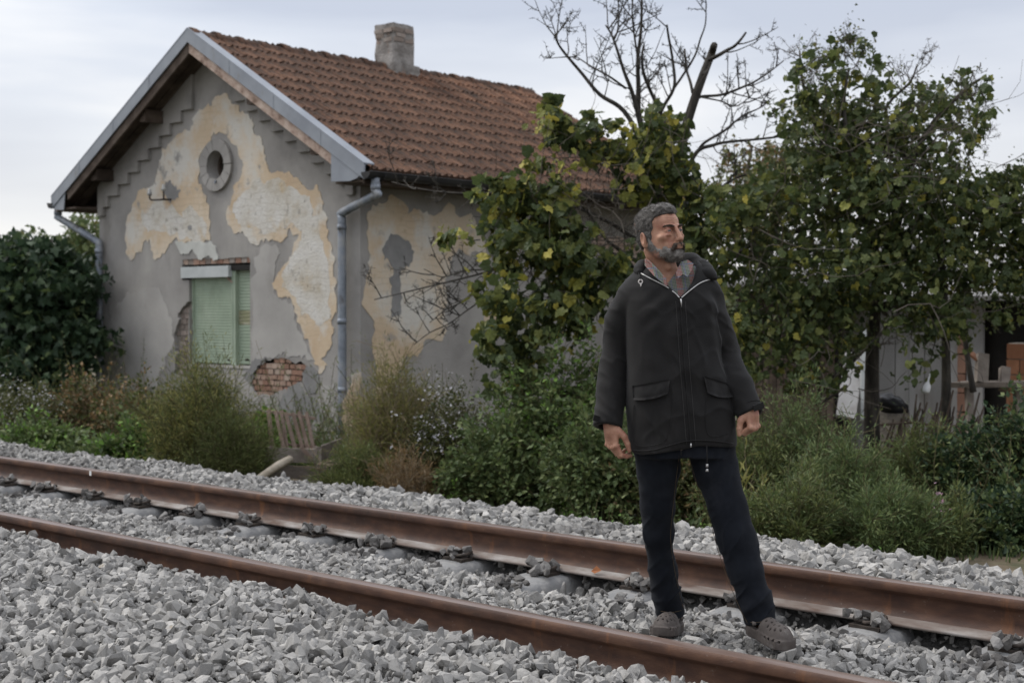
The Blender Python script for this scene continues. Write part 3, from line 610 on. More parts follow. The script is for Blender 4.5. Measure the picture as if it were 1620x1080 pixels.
for r in range(rows):
    for c in range(cols):
        d0 = gauge * (r + 1) - .38; P_.append(np.array([RXM - ca * d0, VY0 + .03 + (c + 1) * cw_, RZ - sa * d0 + .015])); A_.append(np.array([[-math.cos(.466), 0, -math.sin(.466)], [0, -1, 0], [-math.sin(.466), 0, math.cos(.466)]]))
scatter(b, TT, TF, np.array(P_), np.array(A_), np.ones(len(P_))); tag(rb(b, 'far_slope_tiles', M_tile), kind='stuff')
# ridge caps
b = MB(); n = 11; a = np.linspace(-.15, math.pi + .15, n); pr = [(0, .105), (.30, .115), (.305, .135), (.385, .14), (.385, .112)]
V = np.concatenate([np.column_stack([r_ * np.cos(a), np.full(n, y_), r_ * np.sin(a) * .85]) for y_, r_ in pr]); i = np.arange(n - 1)
b.add(V, np.concatenate([np.column_stack([k * n + i, k * n + i + 1, (k + 1) * n + i + 1, (k + 1) * n + i])[:, ::-1] for k in range(len(pr) - 1)]), 0.); rme = b.mesh('ridge_tile', M_tile)
nr = 18
for k in range(nr):
    M_ = Matrix.Translation((random.gauss(0, .006), VY1 - VY0 - .02 - (VY1 - VY0 - .04) * (k) / nr, -.035 + random.gauss(0, .005))) @ Matrix.Rotation(math.pi, 4, 'Z') @ Matrix.Rotation(random.gauss(.0, .015), 4, 'X'); link('ridge_tile', rme, rf, M_)
# verge: metal flashing, barge boards, soffit
for s in (-1, 1):
    def rk(d, up): return (RXM + s * d * ca + s * 0, RZ - d * sa + up)
    b = MB(); P = [rk(0, .075), rk(SL + .02, .075), rk(SL + .02, -.10), rk(0, -.10)]; prism(b, P if s < 0 else P[::-1], VY0 - .025, VY0 - .005)
    P = [rk(0, .085), rk(SL + .02, .085), rk(SL + .02, .068), rk(0, .068)]; prism(b, P if s < 0 else P[::-1], VY0 - .028, VY0 + .13); rb(b, 'verge_flashing', M_zinc)
    for d in (1.0, 2.0, 3.0):
        q = rk(d, 0); b = MB(); P = [rk(d, .088), rk(d + .02, .088), rk(d + .02, -.102), rk(d, -.102)]; prism(b, P if s < 0 else P[::-1], VY0 - .029, VY0 - .024); rb(b, 'flashing_seam', M_zinc)
    b = MB(); P = [rk(0.0, -.10), rk(SL - .42, -.10), rk(SL - .46, -.235), rk(0, -.235)]; prism(b, P if s < 0 else P[::-1], VY0 + .002, VY0 + .035); rb(b, 'barge_board', M_barge if s > 0 else M_wood)
    for k in range(4):                                  # soffit boards along the verge
        y = VY0 + .045 + k * .088; b = MB(); P = [rk(0.02, -.13), rk(SL - .1, -.13), rk(SL - .1, -.152), rk(0.02, -.152)]; z_ = random.uniform(-.008, .008); P = [(p, q + z_) for p, q in P]; prism(b, P if s < 0 else P[::-1], y, y + .08); rb(b, 'soffit_board', M_wood)
    for d in (1.35, 2.75):                              # purlin ends
        q = rk(d, -.235); b = MB(); box(b, (q[0] - .07, VY0 + .07, q[1] - .08), (q[0] + .07, HY, q[1] + .08), .006); rb(b, 'purlin_end', M_wood)
    # boxed eaves end
    xe = RXM + s * EX; ze = RZ - EX * SLP
    P = [(xe - s * .0, ze + .0), (xe - s * .54, ze + .33), (xe - s * .56, ze + .22), (xe - s * .56, ze - .10), (xe - s * .24, ze - .115), (xe - s * .12, ze - .09), (xe + s * .0, ze - .02)]
    if s < 0: P = [(xe + .0, ze + .0), (xe + .36, ze + .2), (xe + .30, ze - .14), (xe + .08, ze - .13), (xe, ze - .05)]
    b = MB(); prism(b, P[::-1] if s < 0 else P, VY0 - .012, VY0 + .0); rb(b, 'eaves_box_end', M_zinc)
    # closed soffit along the eaves, fascia
    b = MB(); x0_, x1_ = sorted((xe - s * .06, RXM + s * (abs((HX1 if s > 0 else HX0) - RXM)))); box(b, (x0_, VY0 + .03, ze - .13), (x1_, VY1 - .03, ze - .105)); rb(b, 'eaves_soffit', M_wood)
    b = MB(); x0_, x1_ = sorted((xe - s * .06, xe - s * .03)); box(b, (x0_, VY0 + .02, ze - .15), (x1_, VY1 - .03, ze + .0), .003); rb(b, 'fascia_board', M_barge if s < 0 else M_wood)
# gutters and downpipes
def gutter(s):
    xe = RXM + s * (EX + .045); ze = RZ - EX * SLP - .03; n = 9; a = np.linspace(math.pi, 2 * math.pi, n); Y = np.linspace(VY0 - .03, VY1, 14)
    V = np.concatenate([np.column_stack([xe + r_ * np.cos(a), np.full(n, y), ze + r_ * np.sin(a) - .012 * (y - VY0) / 6]) for r_ in (.075, .068) for y in Y]); i = np.arange(n - 1); m = len(Y)
    F = np.concatenate([np.column_stack([(g * m + k) * n + i, (g * m + k) * n + i + 1, (g * m + k + 1) * n + i + 1, (g * m + k + 1) * n + i])[:, ::(1 if g else -1)] for g in (0, 1) for k in range(m - 1)])
    b = MB(); b.add(V, F); 
    for z in (V[:n], V[(m - 1) * n:m * n]): b.add(z, np.arange(n)[None])
    tube(b, [(xe + s * .075, VY0 - .03, ze), (xe + s * .075, VY1, ze - .012)], .009, 6); o = rb(b, 'gutter', M_gutter, True)
    for k in range(9):
        y = VY0 + .2 + k * .78; bb = MB(); tube(bb, [(xe + .079 * math.cos(t), y, ze + .079 * math.sin(t) - .008) for t in np.linspace(math.pi, 2 * math.pi, 9)], .008, 5); me = bb.mesh('gutter_bracket', M_gutter, off=rfl); link('gutter_bracket', me, rf, Matrix())
    return xe, ze
xe, ze = gutter(1)
def pipe(P, r, joints):
    P = smoothline(P, 3); b = MB(); tube(b, P, r, 12); o = b.build('downpipe', M_pipe, house, True)
    for q, d_ in joints:
        b = MB(); q = np.array(q, float); d_ = norm(np.array(d_, float)); tube(b, [q - d_ * .03, q + d_ * .03], r + .007, 12); k = bpy.data.objects.new('collar', b.mesh('collar', M_pipe, True, base(house))); COL.objects.link(k); k.parent = o
px = gp(541, 400, HY - .09)[0]; z1 = gp(541, 343, HY - .09)[1]
pipe([(xe, VY0 + .12, ze - .06), (xe, VY0 + .12, ze - .2), (xe - .02, VY0 + .14, ze - .25), (px + .03, HY - .1, z1 + .05), (px, HY - .09, z1 - .02), (px, HY - .09, z1 - .3), (px, HY - .09, 1.2), (px, HY - .09, GZ + .05)], .05, [((px, HY - .09, z1 - .12), (0, 0, 1)), ((px, HY - .09, 1.0), (0, 0, 1)), ((px, HY - .09, .2), (0, 0, 1)), ((xe, VY0 + .12, ze - .16), (0, 0, 1))])
xl, zl = gutter(-1)
pl_ = gp(157, 500, HY - .08)[0] ; zq = gp(157, 386, HY - .08)[1]
pipe([(xl, VY0 + .1, zl - .05), (xl, VY0 + .1, zl - .17), (xl + .03, VY0 + .11, zl - .21), (pl_ - .05, HY - .1, zq + .05), (pl_, HY - .08, zq - .03), (pl_, HY - .08, zq - .3), (pl_, HY - .08, GZ)], .05, [((pl_, HY - .08, zq - .1), (0, 0, 1)), ((xl, VY0 + .1, zl - .13), (0, 0, 1))])
# chimney
cy, cw2 = 14.15, .21
M_chim = mat('weathered chimney render', [(0, (.11, .10, .09)), (.4, (.21, .195, .18)), (1, (.33, .31, .29))], scale=5, detail=10, bump=.8, bscale=25, over=[((.26, .17, .125), 4, .60, .72, (1, 1, 1)), ((.06, .05, .045), 7, .58, .72, (1, 1, 1))])
bm = bmesh.new(); bmesh.ops.create_cube(bm, size=1); bmesh.ops.subdivide_edges(bm, edges=bm.edges[:], cuts=9, use_grid_fill=True)
from mathutils import noise as mnoise
for v in bm.verts:
    q = Vector((v.co.x * 2 * cw2, v.co.y * 2 * cw2, v.co.z * 1.05)); n_ = mnoise.noise(q * 5) * .022 + mnoise.noise(q * 14) * .01
    e_ = sum(abs(c) > .49 for c in v.co); q *= 1; v.co = q + v.normal * n_ - Vector((q.x, q.y, 0)) * (.05 if e_ >= 2 else 0)
V = np.array([v.co[:] for v in bm.verts]) + [RXM, cy, RZ + .55 - .45]; bm.verts.index_update(); F = np.array([[v.index for v in f.verts] for f in bm.faces]); bm.free()
ch = empty('chimney', (0, 0, 0)); ch.parent = rf
def chb(mb, name, m): o = bpy.data.objects.new(name, mb.mesh(name, m, False, rfl)); COL.objects.link(o); o.parent = rf; return o
bpy.data.objects.remove(ch)
b = MB(); b.add(V, F, .5); chim = chb(b, 'chimney', M_chim)
for r in range(3):                                      # bricks bared at the head
    for k in range(2):
        for f in range(2):
            if random.random() < .25: continue
            o0 = -.2 + k * .2 + (.03 if r % 2 else 0); z = RZ + .56 - r * .07
            b = MB()
            if f == 0: box(b, (RXM + o0, cy - cw2 - .012, z - .06), (RXM + o0 + .17, cy - cw2 + .05, z), .006)
            else: box(b, (RXM + cw2 - .05, cy + o0, z - .06), (RXM + cw2 + .012, cy + o0 + .17, z), .006)
            k_ = chb(b, 'brick', M_brick2); 
b = MB(); box(b, (RXM - .25, cy - .25, RZ - .12), (RXM + .27, cy + .25, RZ + .045), .01); chb(b, 'chimney_flashing', M_chim)
# ------------------------------------------------------------------ plants
rng = np.random.default_rng(41); random.seed(41)
def leafmat(name, a, b, c, trans=.3): return mat(name, [(0, a), (.55, b), (.9, c), (1, tuple(min(1, 1.5 * q) for q in c))], scale=1.7, detail=3, rndw=.75, trans=trans, rough=.55, spec=.3, lo=.3, hi=.7)
ML_vine = leafmat('vine leaf', (.033, .049, .020), (.074, .100, .034), (.175, .19, .055), .38)
ML_yel = leafmat('yellowing leaf', (0.102, 0.117, 0.027), (0.217, 0.221, 0.044), (0.392, 0.331, 0.062))
ML_fig = leafmat('dark fig leaf', (.018, .036, .018), (.032, .058, .028), (.065, .098, .042), .25)
ML_bush = leafmat('bush leaf', (.048, .074, .029), (.096, .134, .047), (.175, .205, .078))
ML_light = leafmat('fresh leaf', (0.072, 0.138, 0.027), (0.131, 0.235, 0.044), (0.203, 0.331, 0.062))
ML_feath = leafmat('feathery herb', (.055, .070, .024), (.112, .136, .044), (.20, .215, .075))
ML_straw = leafmat('yellow green broom', (.12, .12, .035), (.23, .22, .065), (.34, .31, .11))
ML_blue = leafmat('grey green herb', (.058, .088, .036), (.112, .156, .056), (.19, .23, .088))
ML_brown = leafmat('dry brown weed', (0.087, 0.055, 0.025), (0.174, 0.110, 0.050), (0.290, 0.193, 0.094))
ML_dull = leafmat('dull olive leaf', (0.043, 0.058, 0.020), (0.080, 0.091, 0.031), (0.160, 0.152, 0.050))
M_petal = mat('white petals', [(0, (.55, .53, .58)), (1, (.75, .74, .76))], rndw=.8, trans=.2)
M_pink = mat('pink petals', [(0, (.45, .22, .35)), (1, (.65, .45, .55))], rndw=.8, trans=.2)
M_bark = mat('dark bark', [(0, (.022, .019, .016)), (.5, (.045, .04, .034)), (1, (.09, .08, .065))], scale=14, detail=8, stretch=(1, 1, .3), bump=.6, bscale=40)
M_twig = mat('grey twig', [(0, (.05, .042, .034)), (1, (.13, .11, .09))], scale=8, rndw=.5)
M_stem = mat('green stem', [(0, (.05, .05, .022)), (1, (.12, .10, .05))], scale=8, rndw=.6)
M_cane = mat('dry cane', [(0, (.16, .12, .075)), (1, (.30, .24, .16))], scale=8, rndw=.6)

T_leaf = np.array([(0, 0, 0), (.33, .38, .07), (0, 1, -.06), (-.33, .38, .07)]); F_leaf = np.array([(0, 1, 2), (0, 2, 3)])
T_thin = np.array([(0, 0, 0), (.07, .5, .02), (0, 1, -.08), (-.07, .5, .02)]); F_thin = F_leaf
_o = [(0, .04), (.26, -.08), (.47, .12), (.45, .32), (.44, .58), (.24, .70), (0, .97), (-.24, .70), (-.44, .58), (-.45, .32), (-.47, .12), (-.26, -.08)]
T_vine = np.array([(0, .3, -.05)] + [(a, b, .09 * abs(a) + (.03 if i % 2 else -.05) - .10 * max(b - .5, 0)) for i, (a, b) in enumerate(_o)]); F_vine = np.array([(0, 1 + i, 1 + (i + 1) % 12) for i in range(12)])
_f = [(0, -.02), (.18, .08), (.52, .05), (.30, .28), (.58, .48), (.24, .50), (.22, .62), (0, 1.05), (-.22, .62), (-.24, .50), (-.58, .48), (-.30, .28), (-.52, .05), (-.18, .08)]
T_fig = np.array([(0, .3, .0)] + [(a, b, .10 * abs(a) - .15 * max(b - .5, 0)) for a, b in _f]); F_fig = np.array([(0, 1 + i, 1 + (i + 1) % 14) for i in range(14)])
def T_star(n=6):
    a = np.linspace(0, 2 * np.pi, n, endpoint=False); V = [(0, 0, 0)]; F = []
    for k in a: V += [(math.cos(k - .25) * .8, math.sin(k - .25) * .8, .1), (math.cos(k) * 1.0, math.sin(k), .05), (math.cos(k + .25) * .8, math.sin(k + .25) * .8, .1)]; i = len(V) - 3; F += [(0, i, i + 1), (0, i + 1, i + 2)]
    return np.array(V), np.array(F)
TS, FS = T_star()

def shrub(name, label, cat, loc, W, D, H, stems, leafn, lsize, T, F, m, mstem=None, droop=.25, spread=.55, thick=.004, lfrom=.2, flat=.5, side=.06, flowers=0, fm=None, fsize=.012, group=None, branch=0, crown=0, second=None):
    """a plant of many stems from one stool: stems as a part, leaves as a part (too many to count)"""
    root = empty(name, loc, label, cat, group)
    loc = np.array(loc, float); n = stems
    a = rng.uniform(0, 2 * np.pi, n); r = np.sqrt(rng.random(n)); b0 = loc + np.column_stack([np.cos(a) * r * W * .5 * spread, np.sin(a) * r * D * .5 * spread, np.zeros(n)])
    out = np.column_stack([np.cos(a) * r * W * .5, np.sin(a) * r * D * .5, np.zeros(n)])
    h = H * (1 - .40 * r ** 2) * np.where(rng.random(n) < .10, rng.uniform(1.0, 1.3, n), rng.uniform(.45, 1.05, n))
    tip = loc + out * rng.uniform(.75, 1.15, (n, 1)) + np.column_stack([rng.normal(0, .05 * W, n), rng.normal(0, .05 * D, n), h])
    K = 7; t = np.linspace(0, 1, K)[None, :, None]
    mid = (b0 + tip) / 2 + np.column_stack([-out[:, 0] * .2, -out[:, 1] * .2, h * droop])
    wob = rng.normal(0, .02 * H, (n, K, 3)); wob[:, 0] = 0
    P = b0[:, None] * (1 - t) ** 2 + 2 * mid[:, None] * t * (1 - t) + tip[:, None] * t ** 2 + wob
    P[:, :, 2] = np.maximum(P[:, :, 2], loc[2] - .05)
    segA = P[:, :-1].reshape(-1, 3); segB = P[:, 1:].reshape(-1, 3); w = np.tile(np.linspace(1, .35, K - 1), n) * thick
    if branch:                                           # side shoots
        k = rng.integers(0, n, n * branch); tt = rng.uniform(.3, .95, n * branch) * (K - 1); i0 = np.minimum(tt.astype(int), K - 2); fr_ = (tt - i0)[:, None]
        A = P[k, i0] * (1 - fr_) + P[k, i0 + 1] * fr_; dirn = norm(P[k, i0 + 1] - P[k, i0]) + rng.normal(0, .55, (len(k), 3)); l = H * rng.uniform(.08, .26, (len(k), 1)); B = A + norm(dirn) * l
        segA = np.vstack([segA, A]); segB = np.vstack([segB, B]); w = np.r_[w, np.full(len(k), thick * .5)]
    mb = MB(); hairs(mb, segA, segB, w); st = mb.build('stem', mstem or M_stem, root); tag(st, kind='stuff')
    lf = np.arange(len(segA)) if not branch else np.r_[np.where(np.tile(np.arange(K - 1) / (K - 1), n) >= lfrom)[0], np.arange(n * (K - 1), len(segA))]
    if not branch: lf = np.where(np.tile(np.arange(K - 1) / (K - 1), n) >= lfrom)[0]
    s = rng.choice(lf, leafn); f_ = rng.random((leafn, 1)); Q = segA[s] * (1 - f_) + segB[s] * f_
    d = norm(segB[s] - segA[s]); o = rng.normal(size=(leafn, 3)); yd = norm(d * (1 - flat) + norm(o) * (.55 + flat * .5)); Q = Q + o * side * .4
    up = np.array([0, 0, 1.0]) + rng.normal(0, .6, (leafn, 3)); S = lsize * rng.uniform(.55, 1.25, leafn)
    mb = MB()
    if second is None: scatter(mb, T, F, Q, frames(yd, up), S); tag(mb.build('foliage', m, root), kind='stuff')
    else:
        q = rng.random(leafn) < second[1]
        scatter(mb, T, F, Q[~q], frames(yd, up)[~q], S[~q]); tag(mb.build('foliage', m, root), kind='stuff')
        mb = MB(); scatter(mb, T, F, Q[q], frames(yd, up)[q], S[q]); tag(mb.build('foliage', second[0], root), kind='stuff')
    if flowers:
        hi = np.where(segB[:, 2] > loc[2] + H * .42)[0]; s = rng.choice(hi, flowers); Q = segB[s] + rng.normal(0, .02, (flowers, 3)); nrm = norm(np.array([0, -.4, .8]) + rng.normal(0, .45, (flowers, 3)))
        X = norm(np.cross(nrm, rng.normal(size=(flowers, 3)))); mb = MB(); scatter(mb, TS, FS, Q, np.stack([X, np.cross(nrm, X), nrm], 1), fsize * rng.uniform(.7, 1.2, flowers)); tag(mb.build('blossom', fm or M_petal, root), kind='stuff')
    return root
def gl(u, d, z=GZ): p = at(u, 600, d=d); return (p[0], p[1], z)     # a spot on the ground in the direction of column u, d metres ahead
def px2m(px, d): return px / 2250 * d
def bush(name, label, cat, u, vt, wpx, d, depth, **k):
    """plant whose top reaches row vt"""
    l = gl(u, d); zt_ = at(u, vt, d=d)[2]
    return shrub(name, label, cat, l, px2m(wpx, d), depth, (zt_ - GZ) * .86, **k)
lf = dict(T=T_leaf, F=F_leaf); th = dict(T=T_thin, F=F_thin)
G1 = 'weeds and shrubs along the track'
# left of the house front
bush('aster_plant', 'white flowering aster clump at the left edge of the photo', 'plant', 35, 585, 190, 15.8, 1.0, stems=130, leafn=9000, lsize=.035, m=ML_dull, branch=5, flowers=900, fsize=.013, group=G1, **lf)
bush('dry_weed', 'brown dry weeds below the left downpipe', 'plant', 150, 570, 170, 15.9, .9, stems=120, leafn=7000, lsize=.05, m=ML_dull, second=(ML_brown, .45), branch=5, group=G1, mstem=M_cane, **lf)
bush('dry_weed', 'tall dull weeds with seed heads under the left part of the gable', 'plant', 225, 590, 150, 15.0, .8, stems=110, leafn=7000, lsize=.045, m=ML_dull, second=(ML_brown, .2), branch=5, group=G1, mstem=M_cane, **lf)
bush('low_shrub', 'low fresh green leaves beside the gravel at the left edge', 'shrub', 55, 648, 230, 14.6, .9, stems=90, leafn=6000, lsize=.055, m=ML_bush, second=(ML_light, .25), branch=3, group=G1, **lf)
bush('low_shrub', 'low bramble with yellow green leaves left of the feathery shrub', 'shrub', 215, 655, 190, 13.4, .9, stems=90, leafn=6500, lsize=.06, m=ML_bush, second=(ML_light, .3), branch=3, group=G1, **lf)
bush('low_shrub', 'low dark green leaves below the brown weeds by the left downpipe', 'shrub', 130, 690, 130, 13.6, .7, stems=60, leafn=3200, lsize=.055, m=ML_bush, branch=3, group=G1, **lf)
bush('broom_shrub', 'tall feathery green shrub in front of the shuttered window', 'shrub', 315, 540, 165, 13.0, 1.1, stems=170, leafn=24000, lsize=.055, m=ML_feath, second=(ML_straw, .45), branch=9, droop=.12, group=G1, flat=.25, **th)
bush('broom_shrub', 'feathery green shrub between the window shrub and the wooden crate', 'shrub', 372, 615, 90, 12.6, .8, stems=90, leafn=11000, lsize=.05, m=ML_feath, branch=8, droop=.2, group=G1, flat=.25, **th)
bush('climber', 'bright green vine shoot in front of the bare bricks', 'plant', 428, 605, 90, 14.3, .3, stems=9, leafn=150, lsize=.085, T=T_vine, F=F_vine, m=ML_light, branch=1, group=G1, droop=.5)
bush('broom_shrub', 'yellow green feathery shrub right of the corner downpipe', 'shrub', 622, 540, 150, 12.9, .9, stems=170, leafn=17000, lsize=.05, m=ML_straw, second=(ML_feath, .3), branch=9, droop=.1, group=G1, flat=.2, mstem=M_cane, **th)
bush('broom_shrub', 'low dark feathery shrub beside the crate at the gravel edge', 'shrub', 565, 690, 110, 11.9, .8, stems=90, leafn=10000, lsize=.05, m=ML_feath, branch=7, droop=.2, group=G1, flat=.3, **th)
bush('aster_plant', 'white flowering aster clump before the long wall', 'plant', 712, 595, 140, 12.6, .9, stems=140, leafn=9000, lsize=.032, m=ML_dull, branch=6, flowers=1000, fsize=.012, group=G1, **lf)
bush('dry_weed', 'dry brown grassy weeds at the foot of the yellow green shrub', 'plant', 640, 690, 110, 11.6, .6, stems=90, leafn=2500, lsize=.05, m=ML_brown, branch=4, group=G1, mstem=M_cane, **th)
bush('leafy_bush', 'big leafy green bush left of the man below the vine', 'bush', 880, 525, 230, 11.9, 1.2, stems=170, leafn=16000, lsize=.055, m=ML_bush, second=(ML_light, .12), branch=6, group=G1, **lf)
bush('leafy_bush', 'leafy bush with drooping shoots before the white asters', 'bush', 795, 640, 170, 11.6, 1.0, stems=120, leafn=10000, lsize=.05, m=ML_bush, branch=6, group=G1, **lf)
bush('leafy_bush', 'dense low bush right behind the hanging hand of the man', 'bush', 950, 640, 170, 11.0, 1.0, stems=120, leafn=10000, lsize=.05, m=ML_bush, branch=6, group=G1, **lf)
bush('leafy_bush', 'shaded bush seen between the legs of the man', 'bush', 1060, 660, 150, 10.9, .9, stems=110, leafn=8000, lsize=.045, m=ML_dull, second=(ML_brown, .12), branch=6, group=G1, **lf)
for (u, vt, w, d, lab, k) in [(1180, 640, 120, 10.4, 'grey green feathery weeds close behind the leg of the man', 1), (1255, 600, 150, 10.6, 'tall feathery weeds right of the fist of the man', 0), (1335, 665, 170, 9.9, 'bushy feathery weeds at the gravel edge before the white boards', 0), (1245, 730, 170, 9.1, 'low feathery weeds touching the gravel right of the jeans', 1), (1400, 745, 170, 9.2, 'low spreading weeds with fine leaves above the dirt patch', 0), (1455, 660, 130, 10.6, 'feathery weeds before the stick fence', 1), (1545, 640, 170, 10.4, 'dark bushy weeds before the brick pier', 2), (1620, 610, 160, 10.2, 'dark green bush at the right edge of the photo', 2), (1580, 760, 190, 9.6, 'low dark bramble at the right edge above the dirt patch', 2), (1480, 770, 130, 9.4, 'low dull weeds beside the bramble', 1)]:
    bush('feathery_weed', lab, 'weed', u, vt, w, d, .9, stems=130, leafn=15000 if k < 2 else 9000, lsize=.045 if k < 2 else .05, m=(ML_blue, ML_feath, ML_fig)[k], second=(ML_bush, .35), branch=9 if k < 2 else 6, droop=.2, group=G1, flat=.3, **(dict(T=T_thin * [1.7, 1, 1], F=F_thin) if k < 2 else lf))
bush('flower_stalk', 'small pink flower heads in the weeds at the right', 'flower', 1492, 762, 22, 9.3, .2, stems=10, leafn=60, lsize=.03, m=ML_bush, branch=3, flowers=70, fm=M_pink, fsize=.012, group=G1, **lf)
bush('reed_clump', 'pale dry reed leaves just right of the jacket hem', 'plant', 1180, 665, 50, 9.9, .3, stems=14, leafn=60, lsize=.16, m=ML_straw, mstem=M_cane, group=G1, T=T_thin * [.9, 1, 1], F=F_thin)

# a loose tangle of weeds filling the gaps between the shrubs and breaking the edge of the gravel
def undergrowth(n, m, T, F, size, hgt, per, y0, y1, tall=.12):
    x = rng.uniform(-19, -1.0, n); y = rng.uniform(y0, y1, n) + .5 * np.sin(x * 1.3) * .5; dep = x * FX + y * FY; lat = x * RX + y * RY; u = 810 + 2250 * lat / dep
    ok = (dep > 3) & (u > -60) & (u < 1700) & ~((u > 405) & (u < 515) & (dep < 14)) & ~((u > 1450) & (y < 9.3)); x, y = x[ok], y[ok]; n = len(x)
    h = hgt * rng.uniform(.35, 1.1, n) * np.where(rng.random(n) < tall, 1.7, 1) * (.75 + .5 * (np.sin(x * 2.1) * np.sin(x * .77 + 1)) ** 2); P = [np.column_stack([x, y, np.full(n, GZ)])]; d = norm(np.column_stack([rng.normal(0, .3, n), rng.normal(-.1, .3, n), np.ones(n)]))
    for k in range(5): d = norm(d + rng.normal(0, .16, (n, 3)) + [0, 0, -.05]); P.append(P[-1] + d * h[:, None] / 5)
    A = np.concatenate(P[:-1]); B = np.concatenate(P[1:]); mb = MB(); hairs(mb, A, B, np.full(len(A), .0028)); tag(mb.build('undergrowth', M_stem), 'thin weed stems filling the gaps between the shrubs', 'weeds', kind='stuff')
    s = rng.integers(n, len(A), n * per); f_ = rng.random((len(s), 1)); Q = A[s] * (1 - f_) + B[s] * f_; yd = norm(B[s] - A[s]) * .6 + rng.normal(0, .6, (len(s), 3)); mb = MB(); scatter(mb, T, F, Q + rng.normal(0, .018, Q.shape), frames(yd, rng.normal(0, .6, (len(s), 3)) + [0, 0, 1]), size * rng.uniform(.5, 1.3, len(s))); tag(mb.build('undergrowth', m), 'leaves of the low weeds between the shrubs', 'weeds', kind='stuff')
undergrowth(1500, ML_blue, T_thin * [1.6, 1, 1], F_thin, .045, .75, 26, 8.9, 10.2)
undergrowth(1100, ML_bush, T_leaf, F_leaf, .042, .42, 16, 8.2, 9.6)
undergrowth(900, ML_feath, T_thin * [1.3, 1, 1], F_thin, .05, .95, 24, 9.2, 10.6)
undergrowth(500, ML_brown, T_thin, F_thin, .05, .7, 10, 8.5, 10.0)
undergrowth(900, ML_light, T_leaf, F_leaf, .035, .22, 9, 7.7, 9.2)

# grass and small herbs on the verge
n = 60000; u = rng.uniform(-60, 1680, n); dd = rng.uniform(0, 1, n)
fy = rng.uniform(7.3, 11.0, n); fx = rng.uniform(-22, .5, n); dep = fx * FX + fy * FY; lat = fx * RX + fy * RY; ok = (dep > 3) & (np.abs(lat) < dep * .42)
clump = np.sin(fx * 1.7 + fy) + np.sin(fx * .9 - fy * 2.1) + np.sin(fx * 4.1 + fy * 3) * .7; ok &= clump + rng.normal(0, .5, n) > np.interp(fy, [7.3, 8.6, 9.2], [1.2, .8, -1.2])
P = np.column_stack([fx, fy, np.full(n, GZ)])[ok]; k = len(P); yd = np.column_stack([rng.normal(0, .35, k), rng.normal(0, .35, k), np.ones(k)])
mb = MB(); scatter(mb, T_thin * [.8, 1, 1], F_thin, P, frames(yd, rng.normal(size=(k, 3))), rng.uniform(.04, .16, k)); tag(mb.build('grass', ML_bush), 'short grass and small herbs on the dirt verge', 'grass', kind='stuff')
# pebbles on the dirt strip
n = 2600; x = rng.uniform(-9, 0, n); y = rng.uniform(6.9, 9.2, n); P = np.column_stack([x, y, np.maximum(GZ, hb(x, y)) + .0]); fr2 = rframes(n); S = rng.gamma(1.6, .008, n) + .006; kk = rng.integers(0, 12, n); mb = MB()
for k in range(12): s = kk == k; scatter(mb, ROCKS[k][0], ROCKS[k][1], P[s], fr2[s], S[s])
M_peb = mat('brown pebbles', [(0, (.13, .10, .065)), (.5, (.24, .19, .13)), (1, (.36, .33, .28))], rndw=.8, scale=20)
tag(mb.build('gravel', M_peb), 'brown pebbles and crumbs on the dirt strip', 'gravel', kind='stuff')

# ------------------------------------------------------------------ trees
def trace(px, d, n=5, dj=.25):
    """a limb along the sight lines of px, its distance wandering about d"""
    k = len(px); dv = d if np.ndim(d) else np.full(k, d); dv = np.array(dv, float) + np.cumsum(rng.normal(0, dj, k)) * .6
    return smoothline([at(u, v, d=q) for (u, v), q in zip(px, dv)], n)
def twigs(mb, limb, r0, n, l, lv=2, up=.35, spur=True):
    """side twigs on a limb, each with spurs and a zigzag"""
    K = len(limb)
    for _ in range(n):
        i = int(K * rng.uniform(.25, .98)); i = min(i, K - 2); t = norm(limb[i + 1] - limb[i]); s = norm(np.cross(t, rng.normal(size=3)) + t * .5 + np.array([0, 0, up])); L_ = l * rng.uniform(.4, 1.1); m_ = 6; P = [limb[i]]
        for q in range(m_): s = norm(s + rng.normal(0, .09, 3) + np.array([0, 0, .07])); P.append(P[-1] + s * L_ / m_)
        P = np.array(P); tube(mb, P, np.linspace(r0, r0 * .4, len(P)), 4, False)
        if lv > 1: twigs(mb, P, r0 * .6, rng.integers(2, 5), l * .4, lv - 1, up * .5)
        elif spur:
            A = P[rng.integers(1, len(P), 9)]; hairs(mb, A, A + norm(rng.normal(size=(9, 3))) * rng.uniform(.015, .05, (9, 1)), np.full(9, r0 * .7))
M3 = lambda A, p, s, o: Matrix([[A[0][r] * s, A[1][r] * s, A[2][r] * s, p[r] - o[r]] for r in range(3)] + [[0, 0, 0, 1]])
